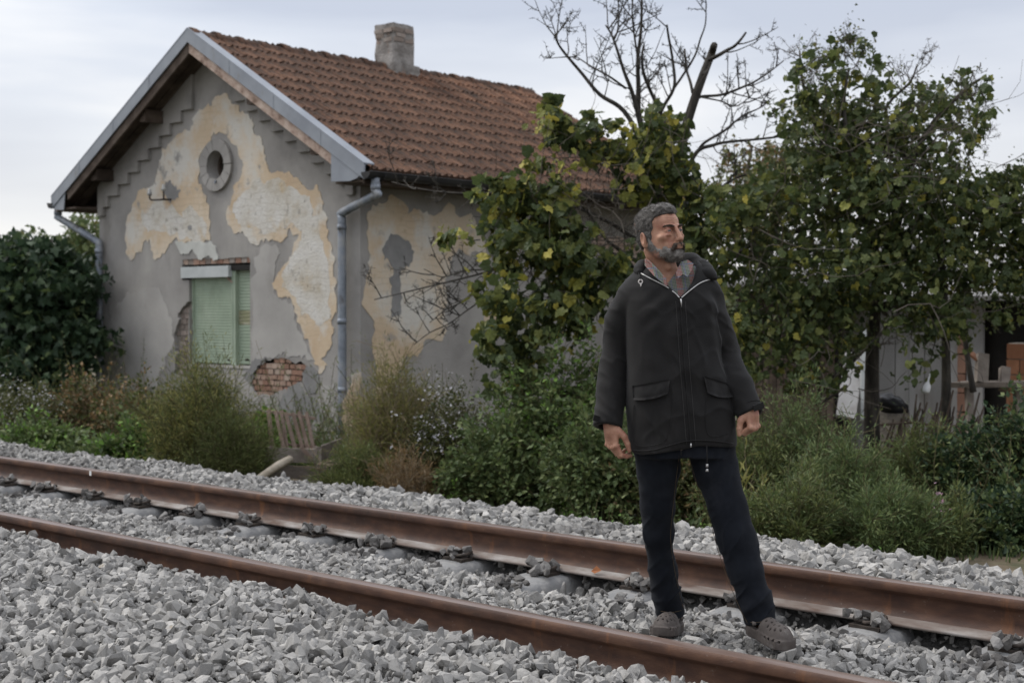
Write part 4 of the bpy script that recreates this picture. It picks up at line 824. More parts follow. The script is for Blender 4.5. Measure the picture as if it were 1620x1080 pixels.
def foliage(root, blobs, nl, size, T, F, m, m2=None, q2=.1, droop=.6, clump=.55, single=300, dens=1.0, name='crown'):
    """leaves in clumps through the crown; the largest in view singly"""
    P = []; tot = sum(b[2] * b[3] * b[6] for b in blobs)
    for (u, v, ru, rv, d, rd, w) in blobs:
        k = int(nl * ru * rv * w / tot); nc = max(3, k // 11)
        a = rng.normal(size=(nc, 3)); a = norm(a) * rng.random((nc, 1)) ** .4
        ci = rng.integers(0, nc, k); q = a[ci] + rng.normal(0, .15, (k, 3)) * clump / .55
        for x in q:
            P.append(at(u + x[0] * ru, v + x[1] * rv, d=d + x[2] * rd))
    P = np.array(P); k = len(P); yd = norm(rng.normal(size=(k, 3)) * .8 + np.array([0, 0, -droop])); up = np.array([-.2, -.3, .7]) + rng.normal(0, .75, (k, 3)); A = frames(yd, up); S = size * rng.uniform(.4, 1.3, k)
    yel = rng.random(k) < q2; o = base(root); dist = (P[:, 0] * FX + P[:, 1] * FY); od = np.argsort(-S / dist); top = od[:single]; rest = od[single:]
    lm = {}
    for y in (False, True):
        b = MB(); b.add(T, F, 0.); lm[y] = b.mesh('leaf', m2 if (y and m2) else m)
    for t in top: link('leaf', lm[bool(yel[t])], root, M3(A[t], P[t], S[t], o))
    for y in (False, True):
        s = rest[yel[rest] == y]
        if not len(s): continue
        mb = MB(); scatter(mb, T, F, P[s], A[s], S[s]); tag(mb.build(name, m2 if (y and m2) else m, root), kind='stuff')

def vines(root, px, d, nl, size, T, F, m, ms=None, wob=.05):
    """hanging shoots with leaves along them"""
    mb = MB(); ml = MB(); 
    for (u0, v0, u1, v1) in px:
        um, vm = (u0 + u1) / 2 + rng.normal(0, 14), (v0 + v1) / 2 + rng.normal(0, 10) - 6; P = smoothline([at(u, v, d=d + rng.normal(0, .25)) for u, v in ((u0, v0), (um, vm), (u1, v1))], 7) ; P = P + rng.normal(0, wob * .25, P.shape)
        tube(mb, P, np.linspace(.006, .0025, len(P)), 4, False); k = nl; i = rng.integers(0, len(P), k); Q = P[i] + rng.normal(0, wob, (k, 3)); scatter(ml, T, F, Q, frames(rng.normal(size=(k, 3)) * .8 + [0, 0, -.6], rng.normal(0, .7, (k, 3)) + [-.2, -.3, .7]), size * rng.uniform(.4, 1.2, k))
    tag(mb.build('shoot', ms or M_bark, root), kind='stuff'); tag(ml.build('foliage', m, root), kind='stuff')
def tangle(root, boxes, d, n, l, w=.0035, m=None):
    """thin bare shoots criss-crossing through a crown"""
    mb = MB()
    for _ in range(n):
        u0, v0, u1, v1 = boxes[rng.integers(len(boxes))]; p = at(rng.uniform(u0, u1), rng.uniform(v0, v1), d=d + rng.normal(0, .35)); s = norm(rng.normal(size=3) + [0, 0, .25]); P = [p]
        for _ in range(6): s = norm(s + rng.normal(0, .28, 3)); P.append(P[-1] + s * l * rng.uniform(.1, .25))
        tube(mb, np.array(P), np.linspace(w, w * .4, 7) * rng.uniform(.6, 1.6), 4, False)
    tag(mb.build('shoot', m or M_twig, root), kind='stuff')

# the half bare tree with the vine, behind the man
D = 13.4
tr = empty('vine_covered_tree', gl(1058, D), 'half dead tree with bare crown, grape vine over its lower limbs, behind the man', 'tree')
mb = MB()
limbs = [([(1058, 740), (1056, 600), (1054, 500), (1058, 420), (1066, 330), (1078, 250), (1080, 220), (1095, 168), (1113, 117), (1126, 84), (1130, 72)], .070, .034, 0),
  ([(1122, 95), (1138, 87), (1150, 80), (1161, 74), (1171, 64), (1180, 52)], .024, .012, 2), ([(1112, 118), (1122, 108), (1118, 100), (1112, 88)], .015, .008, 1),
  ([(1056, 400), (1040, 300), (1024, 240), (1010, 178), (1010, 141), (1009, 94), (1014, 47), (1016, -20)], .05, .012, 9), ([(1012, 110), (1004, 60), (1000, 20), (1003, -20)], .014, .006, 5),
  ([(1016, 210), (1001, 150), (987, 113), (970, 61), (958, 40)], .03, .008, 6), ([(972, 62), (977, 48), (979, 20), (976, -15)], .011, .006, 3),
  ([(1022, 235), (987, 176), (949, 150), (921, 117), (893, 84), (882, 68), (876, 54)], .03, .007, 7), ([(990, 140), (965, 122), (935, 105), (906, 86)], .014, .006, 4),
  ([(1066, 310), (1056, 240), (1062, 214), (1045, 178), (1020, 122), (1016, 90), (1018, 72)], .035, .010, 5),
  ([(1045, 178), (1052, 165), (1067, 136), (1064, 94), (1058, 60), (1055, 40)], .022, .011, 3), ([(1066, 140), (1080, 120), (1099, 89), (1108, 62), (1116, 38), (1117, 7)], .015, .006, 4),
  ([(1096, 148), (1092, 130), (1086, 110), (1083, 78)], .018, .012, 2),
  ([(1072, 300), (1086, 270), (1104, 239), (1128, 230), (1151, 225), (1221, 218), (1282, 207), (1329, 202)], .03, .006, 7), ([(1106, 236), (1116, 225), (1146, 207), (1160, 195), (1179, 181), (1200, 172), (1217, 160)], .018, .006, 5),
  ([(1098, 158), (1110, 153), (1142, 150), (1175, 138), (1198, 127), (1220, 112), (1240, 96)], .020, .006, 5), ([(1110, 154), (1140, 160), (1165, 168), (1190, 150)], .010, .005, 4),
  ([(1070, 345), (1090, 325), (1111, 314), (1140, 298), (1160, 284), (1180, 276)], .028, .010, 3),
  ([(1060, 350), (1035, 320), (1000, 300), (970, 270), (955, 250), (930, 235), (900, 212), (870, 180)], .035, .010, 7), ([(1050, 390), (1010, 380), (960, 350), (905, 325), (850, 310), (790, 306), (730, 306), (670, 300), (620, 288)], .028, .005, 9),
  ([(1050, 420), (1000, 410), (940, 396), (880, 400), (830, 408), (770, 430), (700, 448), (650, 460), (592, 474)], .026, .005, 10), ([(815, 410), (775, 425), (735, 428), (700, 438), (670, 425)], .012, .004, 6), ([(790, 425), (760, 450), (735, 475), (705, 490), (680, 510)], .012, .004, 6), ([(770, 470), (740, 490), (710, 512), (680, 526), (655, 545)], .010, .004, 5),
  ([(1052, 450), (1015, 440), (985, 400), (960, 380), (940, 350), (915, 320)], .03, .01, 5), ([(1056, 470), (1100, 440), (1130, 430), (1170, 400), (1210, 380), (1260, 390)], .035, .012, 6), ([(1000, 420), (930, 440), (880, 470), (830, 480), (790, 490)], .018, .006, 6)]
for px, r0, r1, nt_ in limbs:
    P = trace(px, D, 5, .12); tube(mb, P, np.linspace(r0, r1, len(P)) * np.where(r0 > .05, 1, .85), 7)
mb.build('trunk', M_bark, tr, True)
mb = MB()
for px, r0, r1, nt_ in limbs:
    if nt_: P = trace(px, D, 5, .12); twigs(mb, P, .0072, int(nt_ * 1.3), .42 if r0 < .03 else .5, 2)
tag(mb.build('twig', M_bark, tr), kind='stuff')
VB = [(900, 200, 45, 42, 12.8, .4, .8), (880, 178, 28, 22, 12.8, .3, .7), (955, 232, 58, 42, 13, .5, .6), (1040, 210, 52, 40, 13.2, .5, .9), (1060, 285, 50, 60, 13.1, .5, .9), (1000, 265, 45, 40, 13, .4, .5), (800, 308, 48, 38, 12.6, .4, .8), (860, 290, 60, 45, 12.7, .4, .6), (835, 375, 72, 58, 12.5, .5, .9), (905, 415, 66, 60, 12.6, .5, .8), (795, 455, 42, 50, 12.4, .4, .7), (830, 515, 60, 55, 12.3, .5, .8), (718, 375, 26, 13, 12.3, .2, .5), (930, 490, 60, 50, 12.4, .4, .7), (985, 420, 40, 55, 12.6, .4, .6), (785, 545, 30, 40, 12.2, .3, .7), (820, 590, 45, 55, 12.2, .3, .6), (1095, 350, 40, 60, 12.8, .4, .6), (1110, 430, 40, 50, 12.7, .4, .5)]
foliage(tr, VB, 4300, .10, T_vine, F_vine, ML_vine, ML_yel, .15)
vines(tr, [(790, 330, 745, 350), (760, 380, 700, 372), (800, 420, 752, 470), (790, 500, 758, 548), (850, 560, 838, 640), (900, 300, 870, 380), (880, 170, 850, 205), (960, 200, 940, 260), (1000, 200, 1010, 300), (820, 300, 770, 330), (900, 480, 880, 580), (940, 400, 930, 520), (1060, 330, 1075, 420), (1020, 230, 990, 330), (870, 250, 900, 330), (1080, 260, 1108, 330)], 12.6, 26, .09, T_vine, F_vine, ML_yel)
tangle(tr, [(780, 300, 1000, 480), (860, 200, 1090, 330), (900, 330, 1000, 420)], 12.8, 150, .75)
# the big vine-grown tree at the right
D2 = 13.0
t2 = empty('overgrown_tree', gl(1378, 13.2), 'large leafy tree overgrown with vine on the right, wispy bare tips on top', 'tree')
mb = MB()
l2 = [([(1379, 720), (1379, 640), (1380, 560), (1384, 500), (1390, 430), (1370, 340), (1345, 240), (1335, 170), (1342, 110)], .080, .008, 8), ([(1390, 440), (1420, 350), (1440, 260), (1480, 190), (1530, 140), (1560, 120)], .05, .010, 7), ([(1388, 460), (1450, 400), (1520, 340), (1580, 320), (1630, 310)], .045, .015, 5), ([(1372, 350), (1320, 280), (1290, 200), (1270, 130), (1265, 80)], .035, .008, 8), ([(1320, 600), (1370, 550), (1400, 520), (1405, 500), (1380, 480)], .022, .012, 2), ([(1340, 610), (1290, 640), (1330, 580), (1392, 515)], .016, .01, 2), ([(1495, 700), (1497, 600), (1495, 500), (1490, 420), (1470, 360)], .05, .02, 3), ([(1440, 260), (1400, 180), (1440, 130), (1450, 105)], .02, .006, 5), ([(1540, 620), (1530, 560), (1526, 500), (1540, 430), (1570, 380)], .03, .01, 4), ([(1370, 350), (1280, 360), (1200, 390), (1140, 430)], .035, .012, 8)]
for px, r0, r1, k in l2: P = trace(px, D2, 5, .12); tube(mb, P, np.linspace(r0, r1, len(P)), 7)
mb.build('trunk', M_bark, t2, True)
mb = MB()
for px, r0, r1, k in l2: P = trace(px, D2, 5, .12); twigs(mb, P, .0045, int(k * 2), .32, 2)
for (u, v) in [(1345, 60), (1290, 80), (1270, 90), (1360, 70), (1450, 115), (1545, 150), (1560, 200), (1520, 220)]: P = trace([(u, v + 90), (u + rng.normal(0, 10), v + 40), (u + rng.normal(0, 14), v)], D2, 4, .1); twigs(mb, P, .0035, 6, .26, 2)
tag(mb.build('twig', M_twig, t2), kind='stuff')
VB2 = [(1335, 130, 52, 62, 12.9, .5, .55), (1285, 165, 45, 50, 12.9, .4, .5), (1345, 68, 50, 30, 12.9, .3, .16), (1285, 85, 34, 28, 12.9, .3, .13), (1300, 215, 75, 55, 12.9, .6, .8), (1385, 205, 65, 65, 13, .6, .8), (1450, 195, 62, 62, 13, .6, .65), (1500, 160, 55, 45, 13, .5, .42), (1538, 135, 36, 24, 13, .3, .34), (1540, 215, 38, 50, 13, .4, .42), (1400, 300, 120, 80, 12.8, .8, 1.0), (1300, 300, 85, 65, 12.7, .7, .8), (1215, 325, 75, 60, 12.6, .6, .6), (1150, 355, 60, 55, 12.5, .5, .6), (1500, 320, 95, 75, 12.8, .7, .9), (1585, 335, 70, 65, 12.8, .5, .8), (1650, 350, 60, 110, 12.8, .6, .8), (1340, 420, 130, 75, 12.5, .7, .95), (1200, 420, 100, 55, 12.6, .6, .6), (1475, 420, 110, 75, 12.6, .7, .95), (1600, 440, 75, 70, 12.7, .5, .7), (1470, 505, 80, 40, 12.3, .4, .75), (1320, 505, 70, 55, 12.3, .4, .6), (1235, 510, 80, 75, 12.2, .5, .7), (1180, 560, 50, 60, 12.0, .4, .6), (1290, 580, 55, 45, 12.0, .3, .5), (1610, 285, 50, 35, 12.8, .4, .45), (1600, 495, 55, 25, 12.5, .4, .35)]
foliage(t2, VB2, 9800, .076, T_vine, F_vine, ML_vine, ML_yel, .07)
foliage(t2, [(u, v, ru * 1.12, rv * 1.12, d, rd, w) for u, v, ru, rv, d, rd, w in VB2], 14500, .048, T_leaf, F_leaf, ML_dull, ML_vine, .5, single=0, name='small_foliage')
vines(t2, [(1250, 470, 1215, 590), (1280, 520, 1265, 640), (1330, 480, 1345, 600), (1420, 480, 1432, 560), (1480, 500, 1470, 600), (1440, 520, 1425, 610), (1520, 480, 1530, 560), (1180, 430, 1165, 560), (1200, 480, 1190, 620), (1545, 130, 1575, 190), (1500, 220, 1530, 270), (1265, 150, 1232, 190), (1300, 90, 1262, 120), (1380, 90, 1420, 140), (1240, 300, 1150, 330), (1330, 240, 1250, 200), (1560, 330, 1620, 300)], 12.3, 24, .08, T_vine, F_vine, ML_vine)
tangle(t2, [(1180, 260, 1620, 520), (1290, 190, 1520, 280), (1150, 440, 1400, 620)], 12.6, 300, .8)
vines(t2, [(1340, 110, 1345, 35), (1325, 100, 1318, 50), (1350, 90, 1358, 50), (1300, 130, 1275, 110), (1470, 140, 1462, 112), (1500, 150, 1515, 118), (1310, 110, 1290, 55), (1355, 100, 1370, 45), (1290, 120, 1262, 70), (1450, 150, 1442, 100), (1530, 130, 1560, 110), (1540, 150, 1580, 180), (1420, 140, 1400, 110)], 12.9, 22, .035, T_leaf, F_leaf, ML_dull, M_twig, .07)
# thin tree behind, pale and brownish
t3 = empty('thin_tree', gl(1200, 19), 'pale thin brownish tree far behind the vine, between the two bigger trees', 'tree')
mb = MB()
for px in ([(1200, 640), (1200, 500), (1195, 400), (1180, 300), (1190, 230)], [(1198, 440), (1230, 340), (1250, 270), (1265, 220)], [(1198, 430), (1150, 350), (1135, 300)]): P = trace(px, 19, 5, .1); tube(mb, P, np.linspace(.09, .015, len(P)), 6); twigs(mb, P, .006, 12, .8, 2)
mb.build('trunk', M_twig, t3)
foliage(t3, [(1195, 260, 60, 40, 19, .8, .7), (1170, 300, 55, 50, 19, .8, 1), (1230, 300, 60, 60, 19, .8, 1), (1180, 360, 90, 50, 19, .8, 1), (1260, 250, 50, 40, 19, .8, .7)], 4200, .085, T_leaf, F_leaf, ML_dull, ML_brown, .25, single=0)
# fig tree left of the house and two trees behind it
t4 = empty('fig_tree', gl(60, 20), 'dark green fig tree with big lobed leaves left of the house', 'tree')
mb = MB()
for px in ([(60, 690), (58, 600), (60, 520), (45, 440), (30, 390)], [(60, 560), (90, 480), (100, 420), (80, 380)], [(60, 570), (20, 500), (-10, 430)], [(62, 560), (120, 500), (135, 450)]): P = trace(px, 20, 5, .1); tube(mb, P, np.linspace(.06, .015, len(P)), 6)
mb.build('trunk', M_bark, t4, True)
foliage(t4, [(40, 400, 45, 30, 20, .7, 1), (85, 395, 30, 25, 20, .5, .9), (60, 450, 95, 55, 20, 1, 1.3), (10, 470, 60, 70, 20, 1, 1.2), (110, 470, 45, 60, 20.3, .8, 1.2), (60, 530, 110, 50, 20, 1, 1.3), (-30, 430, 50, 60, 20, 1, 1), (130, 530, 30, 50, 19.5, .5, 1), (20, 590, 120, 40, 19.5, .9, .8)], 9000, .13, T_fig, F_fig, ML_fig, ML_bush, .06)
t5 = empty('slender_tree', gl(120, 27), 'lighter green slender tree rising behind the fig tree beside the house', 'tree')
mb = MB(); P = trace([(120, 640), (122, 500), (125, 420), (130, 350)], 27, 5, .1); tube(mb, P, np.linspace(.12, .02, len(P)), 6); mb.build('trunk', M_bark, t5)
foliage(t5, [(135, 365, 35, 40, 27, 1, 1), (150, 420, 40, 60, 27, 1, 1), (110, 410, 50, 40, 27, 1, .8), (60, 380, 40, 25, 28, 1, .4), (130, 480, 60, 60, 27, 1, 1)], 4200, .13, T_leaf, F_leaf, ML_bush, ML_dull, .3, single=0)
for (u, w, lab, h) in [(-40, 200, 'dense dark hedge bush behind the fig tree at the left edge', 480), (1500, 330, 'dense dark shrub mass far behind the right tree', 330)]:
    d_ = 24 if u < 0 else 22; rt_ = empty('background_bush', gl(u, d_), lab, 'bush'); mb = MB(); tube(mb, [gl(u, d_), at(u, h + 120, d=d_)], [.08, .03], 6); mb.build('trunk', M_bark, rt_)
    foliage(rt_, [(u, h + 120, w, 110, d_, 1.2, 1), (u + w * .5, h + 150, w * .6, 90, d_, 1.2, .8)], 5200, .15, T_leaf, F_leaf, ML_fig, ML_bush, .3, single=0)
# treeline on the horizon
mb = MB(); n = 26000; a = rng.uniform(-.75, .75, n); r = rng.uniform(120, 170, n); lump = 3.2 + 1.6 * np.sin(a * 40) + 1.2 * np.sin(a * 97 + 1) + .8 * np.sin(a * 211)
P = np.array([F3[0], F3[1], 0])[None] * (r * np.cos(a))[:, None] + R3[None] * (r * np.sin(a))[:, None] + np.column_stack([np.zeros(n), np.zeros(n), GZ + rng.random(n) ** .8 * lump])
scatter(mb, T_leaf, F_leaf, P, frames(rng.normal(size=(n, 3)), rng.normal(size=(n, 3))), rng.uniform(1.0, 2.4, n)); tag(mb.build('far_woods', ML_dull), 'distant line of woods on the horizon', 'woods', kind='stuff')
# ------------------------------------------------------------------ crate, rack and pole before the house
rng = np.random.default_rng(51); random.seed(51)
M_grey_wood = mat('grey weathered board', [(0, (.09, .075, .062)), (.5, (.19, .16, .135)), (1, (.30, .265, .23))], scale=6, detail=9, rndw=.4, bump=.4, bscale=50)
M_red_wood = mat('reddish lath wood', [(0, (.10, .072, .056)), (.5, (.20, .145, .115)), (1, (.30, .24, .20))], scale=6, detail=8, rndw=.4, bump=.3, bscale=50)
M_pale = mat('pale bare log', [(0, (.26, .22, .165)), (1, (.42, .37, .30))], scale=8, bump=.2)
D = 13.0
cr_ = empty('wooden_crate', gl(463, D), 'grey wooden crate of rough boards at the gravel edge below the bare bricks', 'crate')
for k, (v, h_) in enumerate([(719, 23), (745, 20), (769, 20)]):
    a, b_ = at(418 + (0, 2, 3)[k], v - (0, 1, 2)[k], d=D), at(508 - (0, 2, 0)[k], v + (2, 4, 2)[k], d=D + .05); mb = MB(); beam(mb, a, b_, .022, px2m(h_, D), jit=.006); mb.build('plank', M_grey_wood, cr_)
for u in (424, 502):
    a, b_ = at(u, 706, d=D + .05), at(u + 1, 786, d=D + .05); mb = MB(); beam(mb, a, b_, .05, .04, up=(0, 1, 0), jit=.004); mb.build('corner_post', M_grey_wood, cr_)
for u0, u1, v in [(508, 540, 716), (508, 540, 745)]:
    a, b_ = at(u0, v, d=D + .06), at(u1, v - 12, d=D + .6); mb = MB(); beam(mb, a, b_, .02, .13, jit=.006); mb.build('plank', M_grey_wood, cr_)
b = MB(); beam(b, at(476, 706, d=D - .04), at(494, 726, d=D - .03), .02, .03, jit=.003); b.build('brace', M_red_wood, cr_)
rk_ = empty('wooden_rack', gl(460, D + .35), 'broken wooden rack of leaning laths behind the crate', 'rack')
for (u0, v0, u1, v1, w) in [(425, 648, 432, 706, 6), (436, 650, 452, 706, 5), (445, 649, 456, 708, 6), (452, 652, 470, 704, 5), (463, 653, 484, 708, 4), (473, 651, 490, 704, 5), (485, 652, 498, 705, 5), (426, 680, 434, 708, 6), (447, 694, 452, 712, 4)]:
    mb = MB(); beam(mb, at(u0, v0, d=D + .32 + rng.normal(0, .02)), at(u1, v1 + 18, d=D + .18 + rng.normal(0, .02)), px2m(w, D), .022, up=(.3, -1, 0), jit=.002); mb.build('slat', M_red_wood, rk_)
for (u0, v0, u1, v1) in [(427, 651, 499, 662), (452, 703, 500, 706)]:
    mb = MB(); beam(mb, at(u0, v0, d=D + .36), at(u1, v1, d=D + .36), .025, px2m(4.5, D), jit=.002); mb.build('rail', M_red_wood, rk_)
b = MB(); P = [at(403, 762, d=12.2), at(425, 746, d=12.35), at(440, 736, d=12.45), at(459, 726, d=12.6)]; tube(b, P, [.034, .035, .037, .036], 10); tag(b.build('pole', M_pale, smooth=True), 'pale barked log lying against the front of the wooden crate', 'log')
b = MB(); rr = rng
for k in range(60):
    p = at(rng.uniform(500, 560), rng.uniform(725, 765), d=12.6); hairs(b, p[None], p[None] + rng.normal(0, .16, (1, 3)) * [1, 1, .5], np.array([.004]))
tag(b.build('brushwood', M_cane), 'dry brushwood heaped at the right end of the crate', 'brushwood', kind='stuff')

# ------------------------------------------------------------------ yard at the right: shed, white boards, pier, stick fence
def spot(u, Y, z=GZ): p = at(u, 600, Y=Y); return (p[0], Y, z)
sh = empty('plank_shed', spot(1240, 13.6), 'dark plank shed in the shade behind the vine', 'shed')
x0, x1 = spot(1165, 13.6)[0], spot(1318, 13.6)[0]; n = 14
for k in range(n):
    w = (x1 - x0) / n; mb = MB(); box(mb, (x0 + k * w + .006, 13.6 + rng.uniform(-.012, .012), GZ), (x0 + (k + 1) * w - .004, 13.64, 1.35 + rng.uniform(-.04, .03)), .004); mb.build('plank', M_wood, sh)
b = MB(); box(b, (x0 - .02, 13.65, GZ), (x1 + .0, 15.4, 1.3)); b.build('wall', M_dark, sh)
a = at(1140, 440, Y=13.35); mb = MB(); prism(mb, [(13.25, 1.38), (15.6, 1.95), (15.6, 2.0), (13.25, 1.43)], x0 - .25, x1 + .2, 'X'); mb.build('roof', M_grey2, sh)
M_wpan = mat('weathered white boards', [(0, (.24, .235, .23)), (.5, (.36, .355, .35)), (1, (.46, .455, .45))], scale=2.5, detail=7, stretch=(1, 1, .4), rndw=.4, over=[((.22, .20, .18), 3, .55, .75, (1, 1, .4))])
ob = empty('white_outbuilding', spot(1440, 14.0), 'outbuilding of white boards with a dark doorway seen under the right tree', 'outbuilding')
us = [1326, 1352, 1388, 1416, 1438, 1462, 1490, 1516]
for k in range(len(us) - 1):
    xa, xb = spot(us[k], 14.0)[0], spot(us[k + 1], 14.0)[0]; mb = MB(); box(mb, (xa + .004, 14.0 + rng.uniform(-.01, .01), GZ), (xb - .004, 14.03, 1.12), .003); mb.build('panel', M_wpan, ob)
xa, xb = spot(1516, 14.0)[0], spot(1530, 14.0)[0]; M_pinkb = mat('pinkish brick', [(0, (.26, .14, .10)), (1, (.36, .22, .16))], rndw=.8, scale=10)
for k in range(7): mb = MB(); box(mb, (xa + .005, 13.97, GZ + .2 + k * .2), (xb - .005, 14.1, GZ + .385 + k * .2), .004); mb.build('brick', M_pinkb, ob)
xc = spot(1556, 14.0)[0]; mb = MB(); box(mb, (xb, 13.98, GZ), (xc, 14.02, 1.3)); mb.build('panel', M_wpan, ob)
xd = spot(1700, 14.0)[0]; x00 = spot(1326, 14)[0]
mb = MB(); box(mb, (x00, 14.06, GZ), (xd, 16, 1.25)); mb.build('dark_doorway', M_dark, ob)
mb = MB(); prism(mb, [(13.7, 1.22), (16.2, 1.75), (16.2, 1.8), (13.7, 1.27)], x00 - .2, xd, 'X'); mb.build('roof', M_grey2, ob)
pr_ = empty('brick_pier', spot(1625, 13.2), 'orange hollow brick pier at the right edge of the photo', 'pier'); M_obrick = mat('orange hollow brick', [(0, (.17, .075, .04)), (1, (.26, .125, .07))], rndw=.7, scale=8, stretch=(6, 6, 1))
x = spot(1592, 13.2)[0]
for r in range(9):
    for c in range(3): mb = MB(); xx = x + c * .262 - (.13 if r % 2 else 0); box(mb, (max(xx, x), 13.2 + rng.uniform(-.006, .006), GZ + r * .148), (xx + .25, 13.42, GZ + r * .148 + .138), .003); mb.build('brick', M_obrick, pr_)
mb = MB(); box(mb, (x + .012, 13.215, GZ), (x + .75, 13.40, GZ + 9 * .148)); mb.build('mortar', M_mortar, pr_)
gb = empty('leaning_board', spot(1340, 12.9), 'wide grey board leaning in front of the white outbuilding', 'board'); 
mb = MB(); beam(mb, at(1338, 660, d=14.2), at(1352, 560, d=14.9), .03, px2m(30, 14.4), up=(RX, RY, 0), jit=.004); o = mb.build('plank', M_wpan, gb); mb = MB(); beam(mb, at(1366, 665, d=14.3), at(1366, 520, d=14.8), .03, px2m(9, 14.4), up=(RX, RY, 0), jit=.003); mb.build('plank', M_shbox, gb)
# wooden bench top with posts
tb = empty('yard_table', spot(1565, 12.6), 'rough plank table with thick posts before the dark doorway', 'table')
mb = MB(); beam(mb, at(1515, 607, d=13.4), at(1625, 607, d=13.0), .4, .05, jit=.006); mb.build('table_top', M_grey_wood, tb)
for (u, v0, v1, w) in [(1552, 560, 606, 17), (1588, 582, 616, 14)]: mb = MB(); beam(mb, at(u, v1, d=13.1), at(u + 2, v0, d=13.2), px2m(w, 13), .08, up=(FX, FY, 0), jit=.006); mb.build('post', M_grey_wood, tb)
for (u, v1) in [(1535, 690), (1612, 700)]: mb = MB(); beam(mb, at(u, v1, d=13.1), at(u - 2, 612, d=13.2), .06, .06, up=(FX, FY, 0), jit=.006); mb.build('leg', M_grey_wood, tb)
mb = MB(); beam(mb, at(1528, 552, d=13.3), at(1550, 570, d=13.2), .12, .02, jit=.004); tag(mb.build('roof_tile', M_obrick), 'loose orange tile propped against the table post', 'tile')
# stick fence
fn = empty('stick_fence', spot(1455, 12.2), 'low fence of leaning dark sticks behind the right hand weeds', 'fence')
for k in range(34):
    u = 1395 + k * 4.0 + rng.normal(0, 2); mb = MB(); p0 = at(u, 725, d=12.6 + rng.normal(0, .05)); p1 = at(u + rng.normal(22, 10), 648 + rng.normal(0, 12), d=12.7 + rng.normal(0, .06)); tube(mb, np.array([p0, (p0 + p1) / 2 + rng.normal(0, .015, 3), p1]), [.013, .012, .008], 5, rn=rng.random()); mb.build('stick', M_wood, fn)
for v in (672, 700): mb = MB(); tube(mb, trace([(1390, v), (1440, v - 4), (1490, v + 2), (1545, v - 2)], 12.55, 3, .02), .012, 5); mb.build('rail', M_wood, fn)
# bottle on a stick, black bundle
M_bottle = mat('white plastic', [(0, (.50, .50, .50)), (1, (.62, .62, .61))], scale=5, rough=.4)
bo = empty('bottle', at(1465, 630, d=12.3), 'white plastic bottle hung upside down among the branches', 'bottle'); p = at(1464, 622, d=12.3); q = at(1470, 596, d=12.35); t_ = norm(q - p); l_ = np.linalg.norm(q - p)
b = MB(); tube(b, [p, p + t_ * .004, p + t_ * l_ * .12, p + t_ * l_ * .45, p + t_ * l_ * .62, p + t_ * l_ * .72, p + t_ * l_], [.006, .022, .034, .032, .018, .009, .007], 12); b.build('body', M_bottle, bo, True)
b = MB(); tube(b, [q - t_ * .01, q + t_ * .03], .006, 8); b.build('neck', M_bottle, bo, True)
M_black = mat('black plastic sheet', [(0, (.010, .010, .011)), (1, (.022, .022, .024))], rough=.45, scale=6)
bm = bmesh.new(); bmesh.ops.create_icosphere(bm, subdivisions=4, radius=1); c = at(1410, 640, d=13.3); V = []
for v in bm.verts: q = v.co * (1 + .16 * mnoise.noise(v.co * 2.2) + .05 * mnoise.noise(v.co * 6)); V.append(c + R3 * q.x * .155 + np.array([FX, FY, 0]) * q.y * .13 + np.array([0, 0, 1]) * (q.z * .10 + (-.04 * q.x)))
bm.verts.index_update(); F = np.array([[v.index for v in f.verts] for f in bm.faces]); bm.free(); b = MB(); b.add(np.array(V), F); tag(b.build('sack', M_black, smooth=True), 'black plastic covered bundle beside the dark trunk, before the white boards', 'sack')
b = MB(); box(b, (c[0] - .14, c[1] - .1, GZ), (c[0] + .14, c[1] + .1, c[2] - .07), .01); tag(b.build('block', M_mortar), 'rough block carrying the black covered bundle', 'block')
# a dry leaf on the rail foot
b = MB(); p = at(935, 903, Y=YF - .07); b.add(np.array([p, p + [.03, .005, .03], p + [.065, 0, .012], p + [.03, -.01, -.006]]), np.array([(0, 1, 2), (0, 2, 3)])); M_dl = mat('dry leaf', [(0, (.20, .07, .03)), (1, (.3, .12, .05))]); tag(b.build('fallen_leaf', M_dl), 'single dry reddish leaf on the foot of the far rail', 'leaf')
# ------------------------------------------------------------------ the man: implicit surfaces, one closed mesh each
rng = np.random.default_rng(61); random.seed(61)
PD = 5.4
p0 = at(1080, 1010, d=PD); PO = np.array([p0[0], p0[1], -.165])
man = empty('person', PO, 'grey bearded man in black hooded jacket, dark jeans and grey clogs standing between the rails', 'person', rz=math.atan2(RY, RX))
ML = np.stack([R3, np.array([FX, FY, 0]), np.array([0, 0, 1.0])])
def PM(u, v, y=0.0): return ML @ (at(u, v, d=PD + y) - PO)           # column, row, distance offset -> the man's own frame

